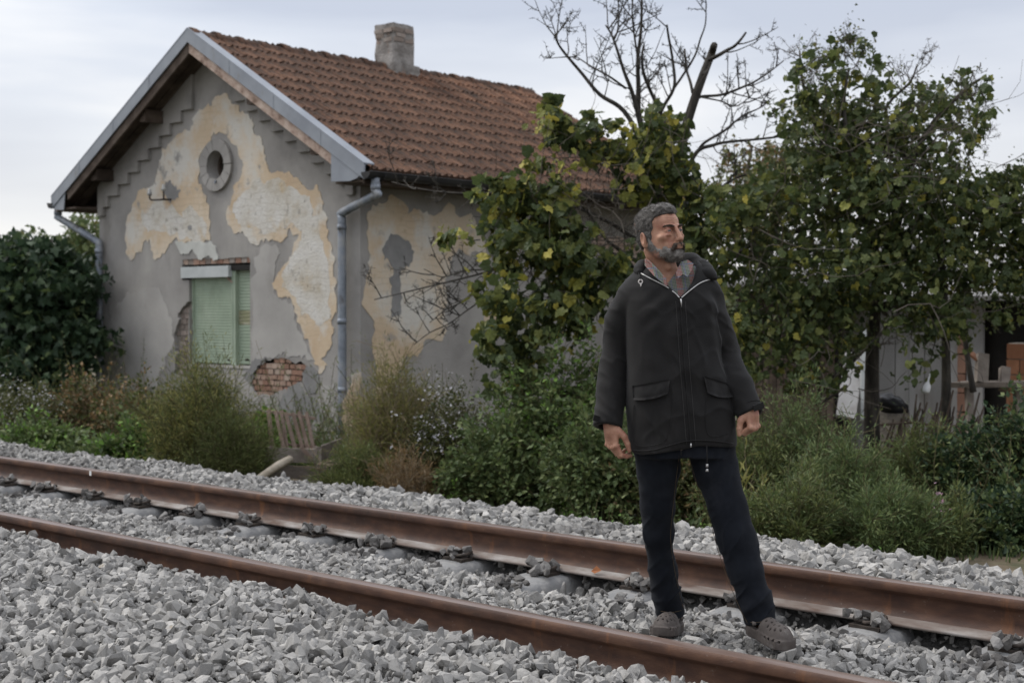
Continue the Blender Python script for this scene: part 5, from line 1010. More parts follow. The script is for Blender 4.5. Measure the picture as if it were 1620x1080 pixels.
def _h(i, j, k, s): q = np.sin(i * 127.1 + j * 311.7 + k * 74.7 + s * 19.19) * 43758.5453; return q - np.floor(q)
def vnoise(X, Y, Z, s=0):
    i, j, k = np.floor(X), np.floor(Y), np.floor(Z); a, b, c = X - i, Y - j, Z - k; a = a * a * (3 - 2 * a); b = b * b * (3 - 2 * b); c = c * c * (3 - 2 * c); o = 0
    for di in (0, 1):
        for dj in (0, 1):
            for dk in (0, 1): o = o + _h(i + di, j + dj, k + dk, s) * (a if di else 1 - a) * (b if dj else 1 - b) * (c if dk else 1 - c)
    return o * 2 - 1
BIG = .07
class Grid:
    def __init__(s, xs, ys, zs): s.ax = [np.asarray(q, float) for q in (xs, ys, zs)]; s.D = np.full([len(q) for q in s.ax], BIG)
    def _s(s, lo, hi): return tuple(slice(max(0, np.searchsorted(q, l - .05) - 1), np.searchsorted(q, h + .05) + 1) for q, l, h in zip(s.ax, lo, hi))
    def _x(s, sl): return s.ax[0][sl[0]][:, None, None], s.ax[1][sl[1]][None, :, None], s.ax[2][sl[2]][None, None, :]
    def add(s, pr, k=.01):
        sl = s._s(pr[0], pr[1]); d = np.minimum(pr[2](*s._x(sl)), BIG); a = s.D[sl]
        if k > 0: h = np.clip(.5 + .5 * (a - d) / k, 0, 1); s.D[sl] = a * (1 - h) + d * h - k * h * (1 - h)
        else: s.D[sl] = np.minimum(a, d)
        return s
    def cut(s, pr, k=.004):
        sl = s._s(pr[0], pr[1]); d = -pr[2](*s._x(sl)); a = s.D[sl]
        h = np.clip(.5 - .5 * (a - d) / k, 0, 1); s.D[sl] = a * (1 - h) + d * h + k * h * (1 - h)
        return s
    def mod(s, fn): s.D = s.D + fn(s.ax[0][:, None, None], s.ax[1][None, :, None], s.ax[2][None, None, :]); return s
    def modsub(s, lo, hi, fn): sl = s._s(lo, hi); s.D[sl] = s.D[sl] + fn(*s._x(sl)); return s
    def mesh(s, name, m, parent, smooth_it=0):
        D = s.D; ax = s.ax; S = D < 0; c = [S[i:S.shape[0] - 1 + i, j:S.shape[1] - 1 + j, k:S.shape[2] - 1 + k] for i in (0, 1) for j in (0, 1) for k in (0, 1)]
        n_ = sum(q.astype(np.int8) for q in c); act = (n_ > 0) & (n_ < 8); I, J, K = np.where(act); idx = np.full(act.shape, -1); idx[I, J, K] = np.arange(len(I))
        off = [(i, j, k) for i in (0, 1) for j in (0, 1) for k in (0, 1)]
        val = np.stack([D[I + i, J + j, K + k] for i, j, k in off], 1); pos = np.stack([np.column_stack([ax[0][I + i], ax[1][J + j], ax[2][K + k]]) for i, j, k in off], 1)
        acc = np.zeros((len(I), 3)); cnt = np.zeros(len(I))
        for a in range(8):
            for b in range(a + 1, 8):
                if bin(a ^ b).count('1') != 1: continue
                x = (val[:, a] < 0) != (val[:, b] < 0); t = np.where(x, val[:, a] / np.where(x, val[:, a] - val[:, b], 1), 0)[:, None]
                acc += np.where(x[:, None], pos[:, a] + (pos[:, b] - pos[:, a]) * t, 0); cnt += x
        V = acc / cnt[:, None]; F = []
        for axis in range(3):
            A = np.take(S, range(S.shape[axis] - 1), axis); B = np.take(S, range(1, S.shape[axis]), axis); e = np.argwhere(A != B)
            o = [q for q in range(3) if q != axis]; e = e[(e[:, o[0]] > 0) & (e[:, o[1]] > 0) & (e[:, o[0]] < S.shape[o[0]] - 1) & (e[:, o[1]] < S.shape[o[1]] - 1)]
            fl = A[tuple(e.T)]
            def ix(d0, d1): q = e.copy(); q[:, o[0]] -= d0; q[:, o[1]] -= d1; return idx[tuple(q.T)]
            q = np.column_stack([ix(1, 1), ix(0, 1), ix(0, 0), ix(1, 0)])
            if axis == 1: fl = ~fl
            F.append(np.where(fl[:, None], q, q[:, ::-1]))
        F = np.concatenate(F); F = F[(F >= 0).all(1)]
        for _ in range(smooth_it):
            E = np.concatenate([F[:, [0, 1]], F[:, [1, 2]], F[:, [2, 3]], F[:, [3, 0]]]); w = np.zeros((len(V), 3)); k = np.zeros(len(V))
            np.add.at(w, E[:, 0], V[E[:, 1]]); np.add.at(k, E[:, 0], 1); np.add.at(w, E[:, 1], V[E[:, 0]]); np.add.at(k, E[:, 1], 1); V = V * .5 + w / k[:, None] * .5
        b = MB(); b.add(V, F, 0.0); o = b.build(name, m, parent, True, True); s.V = V; return o
def cone(a, b, ra, rb, sq=None):
    a, b = np.asarray(a, float), np.asarray(b, float); r = max(ra, rb); ba = b - a; L2 = ba @ ba + 1e-12
    def f(X, Y, Z):
        x, y, z = X - a[0], Y - a[1], Z - a[2]; t = np.clip((x * ba[0] + y * ba[1] + z * ba[2]) / L2, 0, 1)
        return np.sqrt((x - ba[0] * t) ** 2 + (y - ba[1] * t) ** 2 + (z - ba[2] * t) ** 2) - (ra + (rb - ra) * t)
    return np.minimum(a, b) - r, np.maximum(a, b) + r, f
def ell(c, r, A=None):
    c, r = np.asarray(c, float), np.asarray(r, float); m = r.max() if A is not None else r
    def f(X, Y, Z):
        x, y, z = X - c[0], Y - c[1], Z - c[2]
        if A is not None: x, y, z = A[0][0] * x + A[0][1] * y + A[0][2] * z, A[1][0] * x + A[1][1] * y + A[1][2] * z, A[2][0] * x + A[2][1] * y + A[2][2] * z
        k0 = np.sqrt((x / r[0]) ** 2 + (y / r[1]) ** 2 + (z / r[2]) ** 2); k1 = np.sqrt((x / r[0] ** 2) ** 2 + (y / r[1] ** 2) ** 2 + (z / r[2] ** 2) ** 2)
        return k0 * (k0 - 1) / (k1 + 1e-9)
    return c - m, c + m, f
def field(lo, hi, f): return np.asarray(lo, float), np.asarray(hi, float), f
def nz(v): v = np.asarray(v, float); return v / np.linalg.norm(v)

# --- skin, hair, cloth
M_skin = mat('weathered skin', [(0, (.27, .135, .088)), (.5, (.37, .195, .128)), (1, (.45, .26, .178))], scale=22, detail=6, rough=.55, spec=.35, bump=.12, bscale=260, sss=.08, over=[((.29, .115, .085), 13, .52, .72, (1, 1, 1))])
M_hair = mat('salt and pepper hair', [(0, (.024, .021, .018)), (.45, (.10, .092, .084)), (1, (.34, .325, .305))], scale=38, detail=4, rough=.7, rndw=.45, bump=.5, bscale=220, lo=.3, hi=.7)
M_beard = mat('grey beard', [(0, (.05, .042, .036)), (.45, (.15, .135, .12)), (1, (.40, .38, .355))], scale=45, detail=4, rough=.75, rndw=.5, bump=.5, bscale=220, lo=.3, hi=.7)
M_must = mat('brown moustache', [(0, (.022, .016, .012)), (.5, (.055, .040, .030)), (1, (.14, .115, .095))], scale=60, rough=.75, rndw=.5, bump=.5, bscale=220)
M_eye = mat('eye white', [(0, (.24, .20, .18)), (1, (.32, .28, .26))], rough=.2, spec=.5)
M_iris = mat('iris', [(0, (.03, .025, .02)), (1, (.06, .05, .04))], rough=.12, spec=.6)
M_jack = mat('black jacket cloth', [(0, (.0062, .0057, .0055)), (.5, (.0086, .0079, .0076)), (1, (.0125, .0115, .0110))], scale=9, detail=8, rough=.82, spec=.25, bump=.10, bscale=420, sheen=.05, over=[((.021, .0195, .0185), 5, .55, .8, (1, 1, .5))])
M_denim = mat('dark denim', [(0, (.0045, .0056, .0085)), (.5, (.0070, .0085, .0122)), (1, (.0120, .0142, .0190))], scale=10, detail=8, rough=.9, spec=.15, bump=.15, bscale=700, sheen=.03, over=[((.030, .032, .038), 5.5, .56, .80, (1, 1, .6))])
M_clog = mat('taupe foam', [(0, (.055, .046, .041)), (.5, (.08, .067, .06)), (1, (.115, .10, .09))], scale=14, rough=.75, bump=.1, bscale=200, over=[((.17, .16, .15), 20, .6, .75, (1, 1, 1))])
M_zip = mat('zip metal', [(0, (.35, .34, .33)), (1, (.6, .59, .57))], scale=300, rough=.35, metal=.6)
M_thread = mat('faded seam', [(0, (.035, .033, .032)), (1, (.06, .057, .055))], scale=300)

# --- head
HS = .95; HC = PM(1043, 370, .0); YAW = math.radians(38); cy_, sy_ = math.cos(YAW), math.sin(YAW)
ROLL = math.radians(4); HR = np.array([[cy_, -sy_, 0], [sy_, cy_, 0], [0, 0, 1.0]]) @ np.array([[math.cos(ROLL), 0, -math.sin(ROLL)], [0, 1, 0], [math.sin(ROLL), 0, math.cos(ROLL)]]) @ np.array([[1, 0, 0], [0, math.cos(.12), math.sin(.12)], [0, -math.sin(.12), math.cos(.12)]])   # head frame -> man's frame
def H(x, y, z): return HC + HR @ np.array([x, y, z]) * HS
def hloc(X, Y, Z): x, y, z = X - HC[0], Y - HC[1], Z - HC[2]; return tuple((HR[0][k] * x + HR[1][k] * y + HR[2][k] * z) / HS for k in range(3))
def hell(c, r, rot=None):
    A = HR.T if rot is None else rot @ HR.T
    return ell(H(*c), np.asarray(r) * HS, A)
def hcone(a, b, ra, rb): return cone(H(*a), H(*b), ra * HS, rb * HS)
def rotx(t): c, s = math.cos(t), math.sin(t); return np.array([[1, 0, 0], [0, c, -s], [0, s, c]])
def rotz(t): c, s = math.cos(t), math.sin(t); return np.array([[c, -s, 0], [s, c, 0], [0, 0, 1]])

# wrists and hand frames
WL = PM(965, 670, -.03); WR = PM(1188, 644, -.085)
def hand(g, w, d, s, curl, thumb, sc=1.0):
    d = nz(d); s = nz(s - d * (d @ s)); n = np.cross(d, s) * thumb
    pal = np.stack([s, n, d]); F_ = []
    g.add(ell(w + d * .050 * sc, np.array([.040, .0155, .052]) * sc, pal), .012); g.add(ell(w + d * .035 * sc + s * .018 + n * .007, np.array([.017, .015, .032]) * sc, pal), .01); g.add(cone(w - d * .035, w + d * .03, .022, .026), .014)
    for i in range(4):
        c = curl[i]; r0 = w + d * (.090, .094, .090, .080)[i] * sc + s * (.0285, .0095, -.0095, -.027)[i] * sc; L_ = np.array([.044, .027, .021]) * (.93, 1.0, .95, .78)[i] * sc; p = r0; a = 0; rr = np.array([.0098, .0092, .0084, .0072]) * (1, 1.02, .98, .88)[i]
        g.add(cone(w + d * .045 * sc + s * (.018, .006, -.006, -.017)[i], r0, .010, rr[0]), .006); g.add(ell(r0 - n * .0035, (.0105,) * 3), .004)
        for j in range(3):
            a += math.radians(c[j]); q = p + (d * math.cos(a) + n * math.sin(a) + s * (.04, .01, -.01, -.05)[i]) * L_[j]; g.add(cone(p, q, rr[j], rr[j + 1]), .0025); g.add(ell(p - n * .001, (rr[j] * 1.05,) * 3), .002); p = q
        F_.append(p)
    b = w + d * .022 * sc + s * .026 * sc + n * .006; m1 = b + nz(d * .75 + s * .5 + n * .45) * .046 * sc; m2 = m1 + nz(d * .95 + s * .02 + n * .35) * .033 * sc; m3 = m2 + nz(d * .95 - s * .12 + n * .30) * .026 * sc
    g.add(cone(b, m1, .0165, .0125), .010); g.add(cone(m1, m2, .0120, .0108), .004); g.add(cone(m2, m3, .0108, .0080), .003)

# --- grid of the body: fine at the head and the hands, coarse elsewhere
def axis(lo, hi, fine, c):
    q = [lo]; 
    while q[-1] < hi:
        x = q[-1]; st = c
        for a, b, f in fine:
            if a <= x < b: st = min(st, f)
            elif x < a < x + st: st = a - x + 1e-6
        q.append(x + st)
    return np.array(q)
xs = axis(-.42, .42, [(WL[0] - .06, WL[0] + .085, .0024), (HC[0] - .115, HC[0] + .135, .0021), (WR[0] - .07, WR[0] + .07, .0024)], .014)
ys = axis(-.24, .30, [(-.17, .14, .0024)], .014)
zs = axis(-.02, 1.72, [(WL[2] - .16, WL[2] + .04, .0024), (WR[2] - .14, WR[2] + .03, .0024), (HC[2] - .21, HC[2] + .13, .0021)], .014)
g = Grid(xs, ys, zs)
NB = PM(1056, 452, .045)                               # root of the neck
# trunk, arms, legs (under the clothes)
g.add(ell(PM(1062, 500, .02), (.165, .10, .17)), .03); g.add(ell(PM(1068, 590, .02), (.15, .10, .20)), .05); g.add(ell(PM(1080, 670, .02), (.13, .09, .11)), .04)
SL_, SR_ = PM(990, 468, .03), PM(1130, 466, .03); EL, ER = PM(972, 575, .05), PM(1160, 572, .06)
for q in ([SL_ + [.02, 0, 0], PM(981, 512, .045), PM(975, 560, .055), PM(966, 612, .025), PM(964, 655, -.02), WL], [SR_ + [-.03, 0, 0], PM(1131, 512, .05), PM(1147, 560, .06), PM(1170, 605, -.03), PM(1182, 632, -.07), WR]):
    for k_ in range(5): g.add(cone(q[k_], q[k_ + 1], (.045, .040, .034, .027, .022)[k_], (.040, .034, .027, .022, .023)[k_]), .015)
HL, HRr = PM(1043, 715, .02), PM(1122, 715, .0); KL, KR = PM(1041, 845, .07), PM(1162, 848, -.06); AL, AR = PM(1061, 965, .17), PM(1205, 980, -.115)
for h_, k_, a_ in ((HL, KL, AL), (HRr, KR, AR)): g.add(cone(h_, k_, .058, .038), .03); g.add(cone(k_, a_, .036, .028), .02)
TL, TR = PM(1042, 1001, .06), PM(1245, 1026, -.25)
for a_, t_ in ((AL, TL), (AR, TR)): g.add(cone(a_ - [0, 0, .045], t_ + [0, 0, .014], .024, .018), .02)
hand(g, WL, (.10, -.10, -1), np.array([.55, -.84, 0]), [(26, 46, 24), (34, 52, 27), (40, 55, 30), (46, 55, 30)], -1, .96)
hand(g, WR, (.10, -.25, -1), np.array([-.70, -.72, 0]), [(70, 92, 50), (74, 94, 52), (78, 94, 54), (82, 92, 52)], 1, .88)
# neck
g.add(cone(H(0, .020, -.075), NB, .050, .060), .02); g.add(cone(H(-.045, .03, -.06), NB + [-.012, -.06, .0], .016, .012), .015); g.add(cone(H(.03, -.01, -.1), NB + [.03, -.06, -.02], .014, .012), .015)
g.add(ell(H(0, -.030, -.135), (.010, .010, .014)), .014)
# skull and face (head frame: x across, -y forward, z up from the eye line)
g.add(hell((0, .016, .036), (.0745, .094, .076)), .02); g.add(hell((0, -.022, -.030), (.0640, .066, .078)), .02); g.add(hell((0, -.046, .040), (.053, .040, .036)), .02)
g.add(hell((0, -.048, -.080), (.043, .043, .034)), .02); g.add(hell((0, -.080, -.096), (.021, .018, .017)), .014)
for s in (-1, 1):
    g.add(hcone((s * .062, .012, -.035), (s * .046, -.030, -.082), .014, .016), .018)     # jaw
    g.add(hell((s * .046, -.064, -.022), (.020, .018, .014)), .014)                        # cheekbone
    g.add(hcone((s * .012, -.093, .016), (s * .040, -.080, .017), .0085, .0075), .008)      # brow
    g.cut(hell((s * .0315, -.104, .000), (.0175, .0150, .0110)), .014)                     # socket
g.add(hcone((0, -.094, .012), (0, -.113, -.032), .0072, .0105), .006); g.add(hell((0, -.1150, -.037), (.0130, .0115, .0105)), .006)
for s in (-1, 1):
    g.add(hell((s * .0125, -.1055, -.0405), (.0078, .0105, .0078)), .005)
    g.cut(hcone((s * .0185, -.1035, -.036), (s * .034, -.090, -.066), .0025, .0025), .006)  # fold beside the nose
    g.cut(hell((s * .0065, -.112, -.0475), (.0035, .0055, .003)), .003)
g.add(hell((0, -.096, -.060), (.026, .016, .016)), .008)                                   # upper lip mound
g.add(hell((0, -.1035, -.0610), (.021, .0085, .0048)), .003); g.add(hell((0, -.1025, -.0710), (.0175, .0065, .0050)), .003); g.cut(hcone((-.022, -.104, -.0660), (.022, -.104, -.0660), .0016, .0016), .003)
for s in (-1, 1):                                                                          # lids, bags
    g.add(ell(H(s * .0315, -.0805, .0), (.0135,) * 3), .007); g.add(hell((s * .0325, -.0855, -.0165), (.0140, .0065, .0050)), .008)
    g.cut(hell((s * .0318, -.0945, -.0012), (.0132, .0080, .0026)), .0015)                 # eye slit
    g.cut(hcone((s * .020, -.0925, .0075), (s * .044, -.083, .0065), .0016, .0012), .004)   # lid crease
def crease(X, Y, Z):
    x, y, z = hloc(X, Y, Z); w = np.exp(-(x / .038) ** 4) * (y < -.05); o = 0
    for z0, dpt in ((.040, .0012), (.049, .0016), (.058, .0014), (.067, .0010)): o = o + dpt * np.exp(-((z - z0 + .003 * np.cos(x * 75) + .0015 * np.sin(x * 190 + z0 * 900)) / .0015) ** 2)
    w2 = np.exp(-((np.abs(x) - .052) / .010) ** 2) * np.exp(-((z + .002) / .012) ** 2) * (y < -.03)
    return o * w + w2 * .0007 * np.cos((z + np.abs(x) * .25) * 900) + vnoise(x * 60, y * 60, z * 60, 51) * .0007
g.modsub(HC - .13, HC + .13, crease)
for s in (-1, 1):                                                                          # ears
    A = rotz(-s * .40) @ rotx(.10)
    g.add(hell((s * .0760, .016, -.019), (.0090, .0215, .0310), A), .004); g.cut(hell((s * .0840, .014, -.013), (.0060, .0110, .0200), A), .004); g.add(hell((s * .0755, .009, -.044), (.0065, .0085, .0105)), .005); g.add(hell((s * .078, .003, -.018), (.0045, .005, .008)), .004)
body = g.mesh('body', M_skin, man, 1)

# eyes
for s in (-1, 1):
    b = MB(); bm = bmesh.new(); bmesh.ops.create_uvsphere(bm, u_segments=24, v_segments=16, radius=.0117); bm.verts.index_update(); V = np.array([v.co[:] for v in bm.verts]); F4 = [[v.index for v in f.verts] for f in bm.faces]; bm.free()
    c = H(s * .0315, -.0810, .0); look = nz(HR @ np.array([.0, -1, -.03]))
    b.add(V + c, [np.array([f for f in F4 if len(f) == 4]), np.array([f for f in F4 if len(f) == 3])]); eb = b.build('eye', M_eye, man, True, True)
    b = MB(); X_ = nz(np.cross(look, [0, 0, 1])); Z_ = np.cross(X_, look); a = np.linspace(0, 2 * np.pi, 20, endpoint=False); V = [c + look * .0121] + [c + look * .0107 + (X_ * math.cos(t) + Z_ * math.sin(t)) * .0068 for t in a]
    b.add(np.array(V), np.array([(0, 1 + i, 1 + (i + 1) % 20) for i in range(20)])); b.build('iris', M_iris, eb, True, True)

# hair, beard, brows: shells with strands
hx = np.arange(HC[0] - .13, HC[0] + .14, .0022); hy = np.arange(HC[1] - .14, HC[1] + .14, .0022); hzz = np.arange(HC[2] - .16, HC[2] + .14, .0022)
def strands(mb, V, N, n, l, w, dirf, jit=.35):
    i = rng.integers(0, len(V), n); d = norm(dirf(V[i], N[i]) + rng.normal(0, jit, (n, 3))); s = norm(np.cross(d, rng.normal(size=(n, 3)))); L_ = (l * rng.uniform(.5, 1.2, n))[:, None]
    a = V[i] - N[i] * .002; m_ = a + d * L_ * .55 + N[i] * L_ * .12; e = a + d * L_ + rng.normal(0, 1, (n, 3)) * L_ * .16
    T_ = np.stack([a - s * w, a + s * w, m_ + s * w * .8, m_ - s * w * .8, e], 1).reshape(-1, 3); k = np.arange(n)[:, None] * 5
    mb.add(T_, [k + [0, 1, 2, 3], k + [3, 2, 4]], np.repeat(rng.random(n), 5))
def vnorm(o):
    me = o.data; N = np.zeros(len(me.vertices) * 3); me.vertex_normals.foreach_get('vector', N); return N.reshape(-1, 3)
BV, BN = g.V.copy(), vnorm(body)
def hair_f(X, Y, Z):
    x, y, z = hloc(X, Y, Z)
    d = np.sqrt((x / .0795) ** 2 + ((y - .013) / .0935) ** 2 + ((z - .038) / .0795) ** 2); d = (d - 1) * .080
    d2 = np.sqrt((x / .0775) ** 2 + ((y - .015) / .080) ** 2 + ((z + .005) / .083) ** 2); d = np.minimum(d, (d2 - 1) * .08); d3 = (np.sqrt((x / .058) ** 2 + ((y + .036) / .046) ** 2 + ((z - .080) / .036) ** 2) - 1) * .036; q = np.clip(.5 + .5 * (d - d3) / .02, 0, 1); d = d * (1 - q) + d3 * q - .02 * q * (1 - q)
    n = vnoise(x * 55, y * 55, z * 55, 1) * .0042 + vnoise(x * 130, y * 130, z * 130, 2) * .0030
    yl = np.interp(z, [-.09, -.06, -.035, -.02, .0, .02, .045, .058, .068, .080, .095, .14], [.078, .064, .046, .0, -.020, -.034, -.034, -.044, -.070, -.12, -.14, -.14]) + np.clip(.03 - abs(x), -.02, .03) * np.interp(z, [.05, .07], [0, -.30])
    yl = np.where((z < -.004) & (z > -.055), np.where(y > .038, yl, np.where(y < .002, -.022, .038)), yl)
    m = (yl - y) * .8
    return np.maximum(d + n, np.maximum(m, -(z + .085)))
gh = Grid(hx, hy, hzz); gh.add(field(HC - .14, HC + .14, hair_f), 0); ho = gh.mesh('hair', M_hair, man, 1)
V, N = gh.V, vnorm(ho); b = MB(); strands(b, V, N, 15000, .0095, .00036, lambda v, n: n * .6 + (HR @ np.array([0, .8, -.1]))[None], .5); q_ = hair_f(BV[:, 0], BV[:, 1], BV[:, 2]); k_ = np.where((q_ > -.002) & (q_ < .009) & (BV[:, 2] > HC[2] - .06))[0]; strands(b, BV[k_], BN[k_], 1400, .008, .00028, lambda v, n: n * .4 + (HR @ np.array([0, .9, -.1]))[None], .3); so_ = b.build('hair_strand', M_hair, ho, False, True); tag(so_, kind='stuff')
def beard_f(X, Y, Z):
    x, y, z = hloc(X, Y, Z); ax = abs(x); Bg = np.full(np.broadcast(x, y, z).shape, 1.0)
    def E(c, r): return (np.sqrt(((ax - c[0]) / r[0]) ** 2 + ((y - c[1]) / r[1]) ** 2 + ((z - c[2]) / r[2]) ** 2) - 1) * min(r)
    def C(a, b_, ra, rb_): 
        a, b_ = np.array(a), np.array(b_); ba = b_ - a; px_, py_, pz_ = ax - a[0], y - a[1], z - a[2]; t = np.clip((px_ * ba[0] + py_ * ba[1] + pz_ * ba[2]) / (ba @ ba), 0, 1); return np.sqrt((px_ - ba[0] * t) ** 2 + (py_ - ba[1] * t) ** 2 + (pz_ - ba[2] * t) ** 2) - (ra + (rb_ - ra) * t)
    d = E((0, -.055, -.085), (.0445, .0425, .0325))
    for q in (E((0, -.083, -.100), (.0235, .0215, .020)), C((.0665, -.006, -.018), (.060, -.010, -.050), .006, .0125), C((.060, -.010, -.050), (.044, -.044, -.080), .0145, .0155), C((.040, -.062, -.064), (.030, -.074, -.085), .0095, .012)):
        h = np.clip(.5 + .5 * (d - q) / .014, 0, 1); d = d * (1 - h) + q * h - .014 * h * (1 - h)
    top = np.interp(ax, [0, .018, .026, .040, .052, .062, .08], [-.080, -.079, -.066, -.056, -.050, -.02, .0])
    d = np.maximum(d + .0008, (z - top) * .7)
    n = vnoise(x * 90, y * 90, z * 90, 4) * .0024 + vnoise(x * 190, y * 190, z * 190, 5) * .0018
    return d + n
gb_ = Grid(hx, hy, hzz); gb_.add(field(HC - .14, HC + .14, beard_f), 0); bo_ = gb_.mesh('beard', M_beard, man, 1)
V, N = gb_.V, vnorm(bo_); b = MB(); strands(b, V, N, 11000, .0105, .00030, lambda v, n: n * .5 + np.array([0, 0, -.8])[None], .35); q_ = beard_f(BV[:, 0], BV[:, 1], BV[:, 2]); k_ = np.where((q_ > -.002) & (q_ < .016) & (BV[:, 2] < HC[2] - .02) & (rng.random(len(q_)) > np.clip(q_ / .016, 0, 1)))[0]; strands(b, BV[k_], BN[k_], 2600, .0055, .00026, lambda v, n: n * .5 + np.array([0, 0, -.8])[None], .3); tag(b.build('beard_strand', M_beard, bo_, False, True), kind='stuff')
gm_2 = Grid(hx, hy, hzz)
for s in (-1, 1): gm_2.add(hcone((s * .003, -.107, -.0545), (s * .020, -.1015, -.0590), .0062, .0066), .004); gm_2.add(hcone((s * .020, -.1015, -.0590), (s * .030, -.091, -.076), .0064, .0050), .004)
gm_2.mod(lambda X, Y, Z: vnoise(X * 160, Y * 160, Z * 160, 6) * .002); mo_ = gm_2.mesh('moustache', M_must, man, 0)
V, N = gm_2.V, vnorm(mo_); b = MB(); strands(b, V, N, 1500, .010, .00034, lambda v, n: n * .5 + np.array([0, 0, -.9])[None], .3); tag(b.build('moustache_strand', M_must, mo_, False, True), kind='stuff')
for s in (-1, 1):
    b = MB(); P = np.array([H(s * (.012 + .034 * t), -.1005 + .021 * t ** 1.7, .0140 + .005 * math.sin(t * 2.6)) for t in rng.random(520)]); P += rng.normal(0, .0015, P.shape); d = norm(HR @ np.array([s * .9, .35, .06]) + rng.normal(0, .22, P.shape)); hairs(b, P, P + d * .0075, np.full(len(P), .0004)); tag(b.build('eyebrow', M_must, man, False, True), kind='stuff')
# --- jacket
def PXs(rows, y=0.0):
    z = [PM(1080, r[0], y)[2] for r in rows]; l = [PM(r[1], r[0], y)[0] for r in rows]; r_ = [PM(r[2], r[0], y)[0] for r in rows]; o = np.argsort(z); return np.array(z)[o], np.array(l)[o], np.array(r_)[o], o
rows = [(412, 1030, 1104), (420, 1018, 1118), (430, 1004, 1128), (441, 996, 1130), (455, 989, 1133), (475, 986, 1134), (520, 989, 1133), (580, 992, 1142), (640, 990, 1158), (690, 994, 1163), (722, 999, 1162), (745, 1001, 1160)]
tz, tl, trr, o = PXs(rows); bz = np.array([.075, .088, .098, .108, .115, .122, .130, .138, .146, .150, .150, .148])[o]; cyy = np.array([.05, .045, .04, .032, .026, .02, .012, .006, .002, .0, .0, .0])[o]
def hem(x): return np.interp(x, [PM(u, 700)[0] for u in (990, 1010, 1040, 1075, 1095, 1120, 1165)], [PM(1080, v, -.1)[2] for v in (716, 720, 715, 709, 704, 705, 709)])
def torso(X, Y, Z, sh=0.0):
    l, r, b_, c = np.interp(Z, tz, tl), np.interp(Z, tz, trr), np.interp(Z, tz, bz), np.interp(Z, tz, cyy)
    a = (r - l) / 2; x = (X - (l + r) / 2) / a; y = (Y - c) / b_; k = (np.abs(x) ** 2.5 + np.abs(y) ** 2.5) ** (1 / 2.5)
    return np.maximum((k - 1) * np.minimum(a, b_) * .92, Z - tz[-1] - 0 * X - 0 * Y) + sh
jx = np.arange(-.42, .40, .0046); jy = np.arange(-.24, .26, .0046); jz = np.arange(.58, 1.56, .0046)
g = Grid(jx, jy, jz)
g.add(field((-.3, -.2, .6), (.3, .2, 1.53), torso), 0)
cuffL, cuffR = PM(962, 671, -.025), PM(1187, 651, -.085)
sl = [(SL_ + [.030, -.005, -.008], .064), (PM(981, 512, .045), .0585), (PM(975, 560, .055), .0545), (PM(968, 615, .025), .0535), (cuffL, .052)]
sr = [(SR_ + [-.034, -.005, -.008], .062), (PM(1131, 512, .05), .0565), (PM(1147, 560, .06), .0530), (PM(1168, 610, -.03), .0505), (cuffR, .049)]
for ch_ in (sl, sr):
    gs = Grid(jx, jy, jz)
    for (a, ra), (b_, rb_) in zip(ch_[:-1], ch_[1:]): gs.add(cone(a, b_, ra, rb_), .012)
    gs.mod(lambda X, Y, Z: vnoise(X * 9, Y * 9, (X * .55 + Z * .85) * 15, 11) * .0035 + (1 - np.abs(vnoise(X * 10, Y * 10, Z * 19 + X * 14, 14))) ** 3 * -.0060)
    (a, ra), (c, rc) = ch_[-2:]; t = nz(c - a); cut_c = c + t * .012
    gs.cut(field(c - .09, c + .09, lambda X, Y, Z: -((X - cut_c[0]) * t[0] + (Y - cut_c[1]) * t[1] + (Z - cut_c[2]) * t[2])), .005)
    gs.cut(cone(c - t * .012, c + t * .06, rc - .017, rc - .014), .004)
    zz = jz[None, None, :]; k = np.interp(zz, [1.18, 1.27, 1.36, 1.42], [.003, .006, .025, .04]); a, d = g.D, gs.D; h_ = np.clip(.5 + .5 * (a - d) / k, 0, 1); g.D = a * (1 - h_) + d * h_ - k * h_ * (1 - h_)
# cloth folds
def folds(X, Y, Z):
    q = X * .55 + Z * .85; arm = 1 / (1 + np.exp(-(np.abs(X - .0 - .02) - .185) / .012))
    f = vnoise(X * 8, Y * 8, q * 13, 11) * .0052 + vnoise(X * 16 + Z * 12, Y * 16, Z * 11 - X * 16, 12) * .0038 + (1 - np.abs(vnoise(X * 7 - Z * 8, Y * 7, Z * 9 + X * 9, 15))) ** 5 * -.0040
    dr = (1 - np.abs(vnoise(X * 13 + Z * 6, Y * 10, Z * 4.5 - X * 4, 13))) ** 4 * -.0045 * (1 - arm)
    sl_ = (1 - np.abs(vnoise(X * 10, Y * 10, Z * 19 + X * 14, 14))) ** 3 * -.0060 * arm
    ch_ = np.exp(-((Z - 1.30) / .10) ** 2) * np.exp(-((np.abs(X) - .13) / .06) ** 2) * np.sin((Z * 1.0 + np.abs(X) * .8) * 90) * .0022
    return (f + ch_) * (1 - arm) + dr
g.mod(folds)
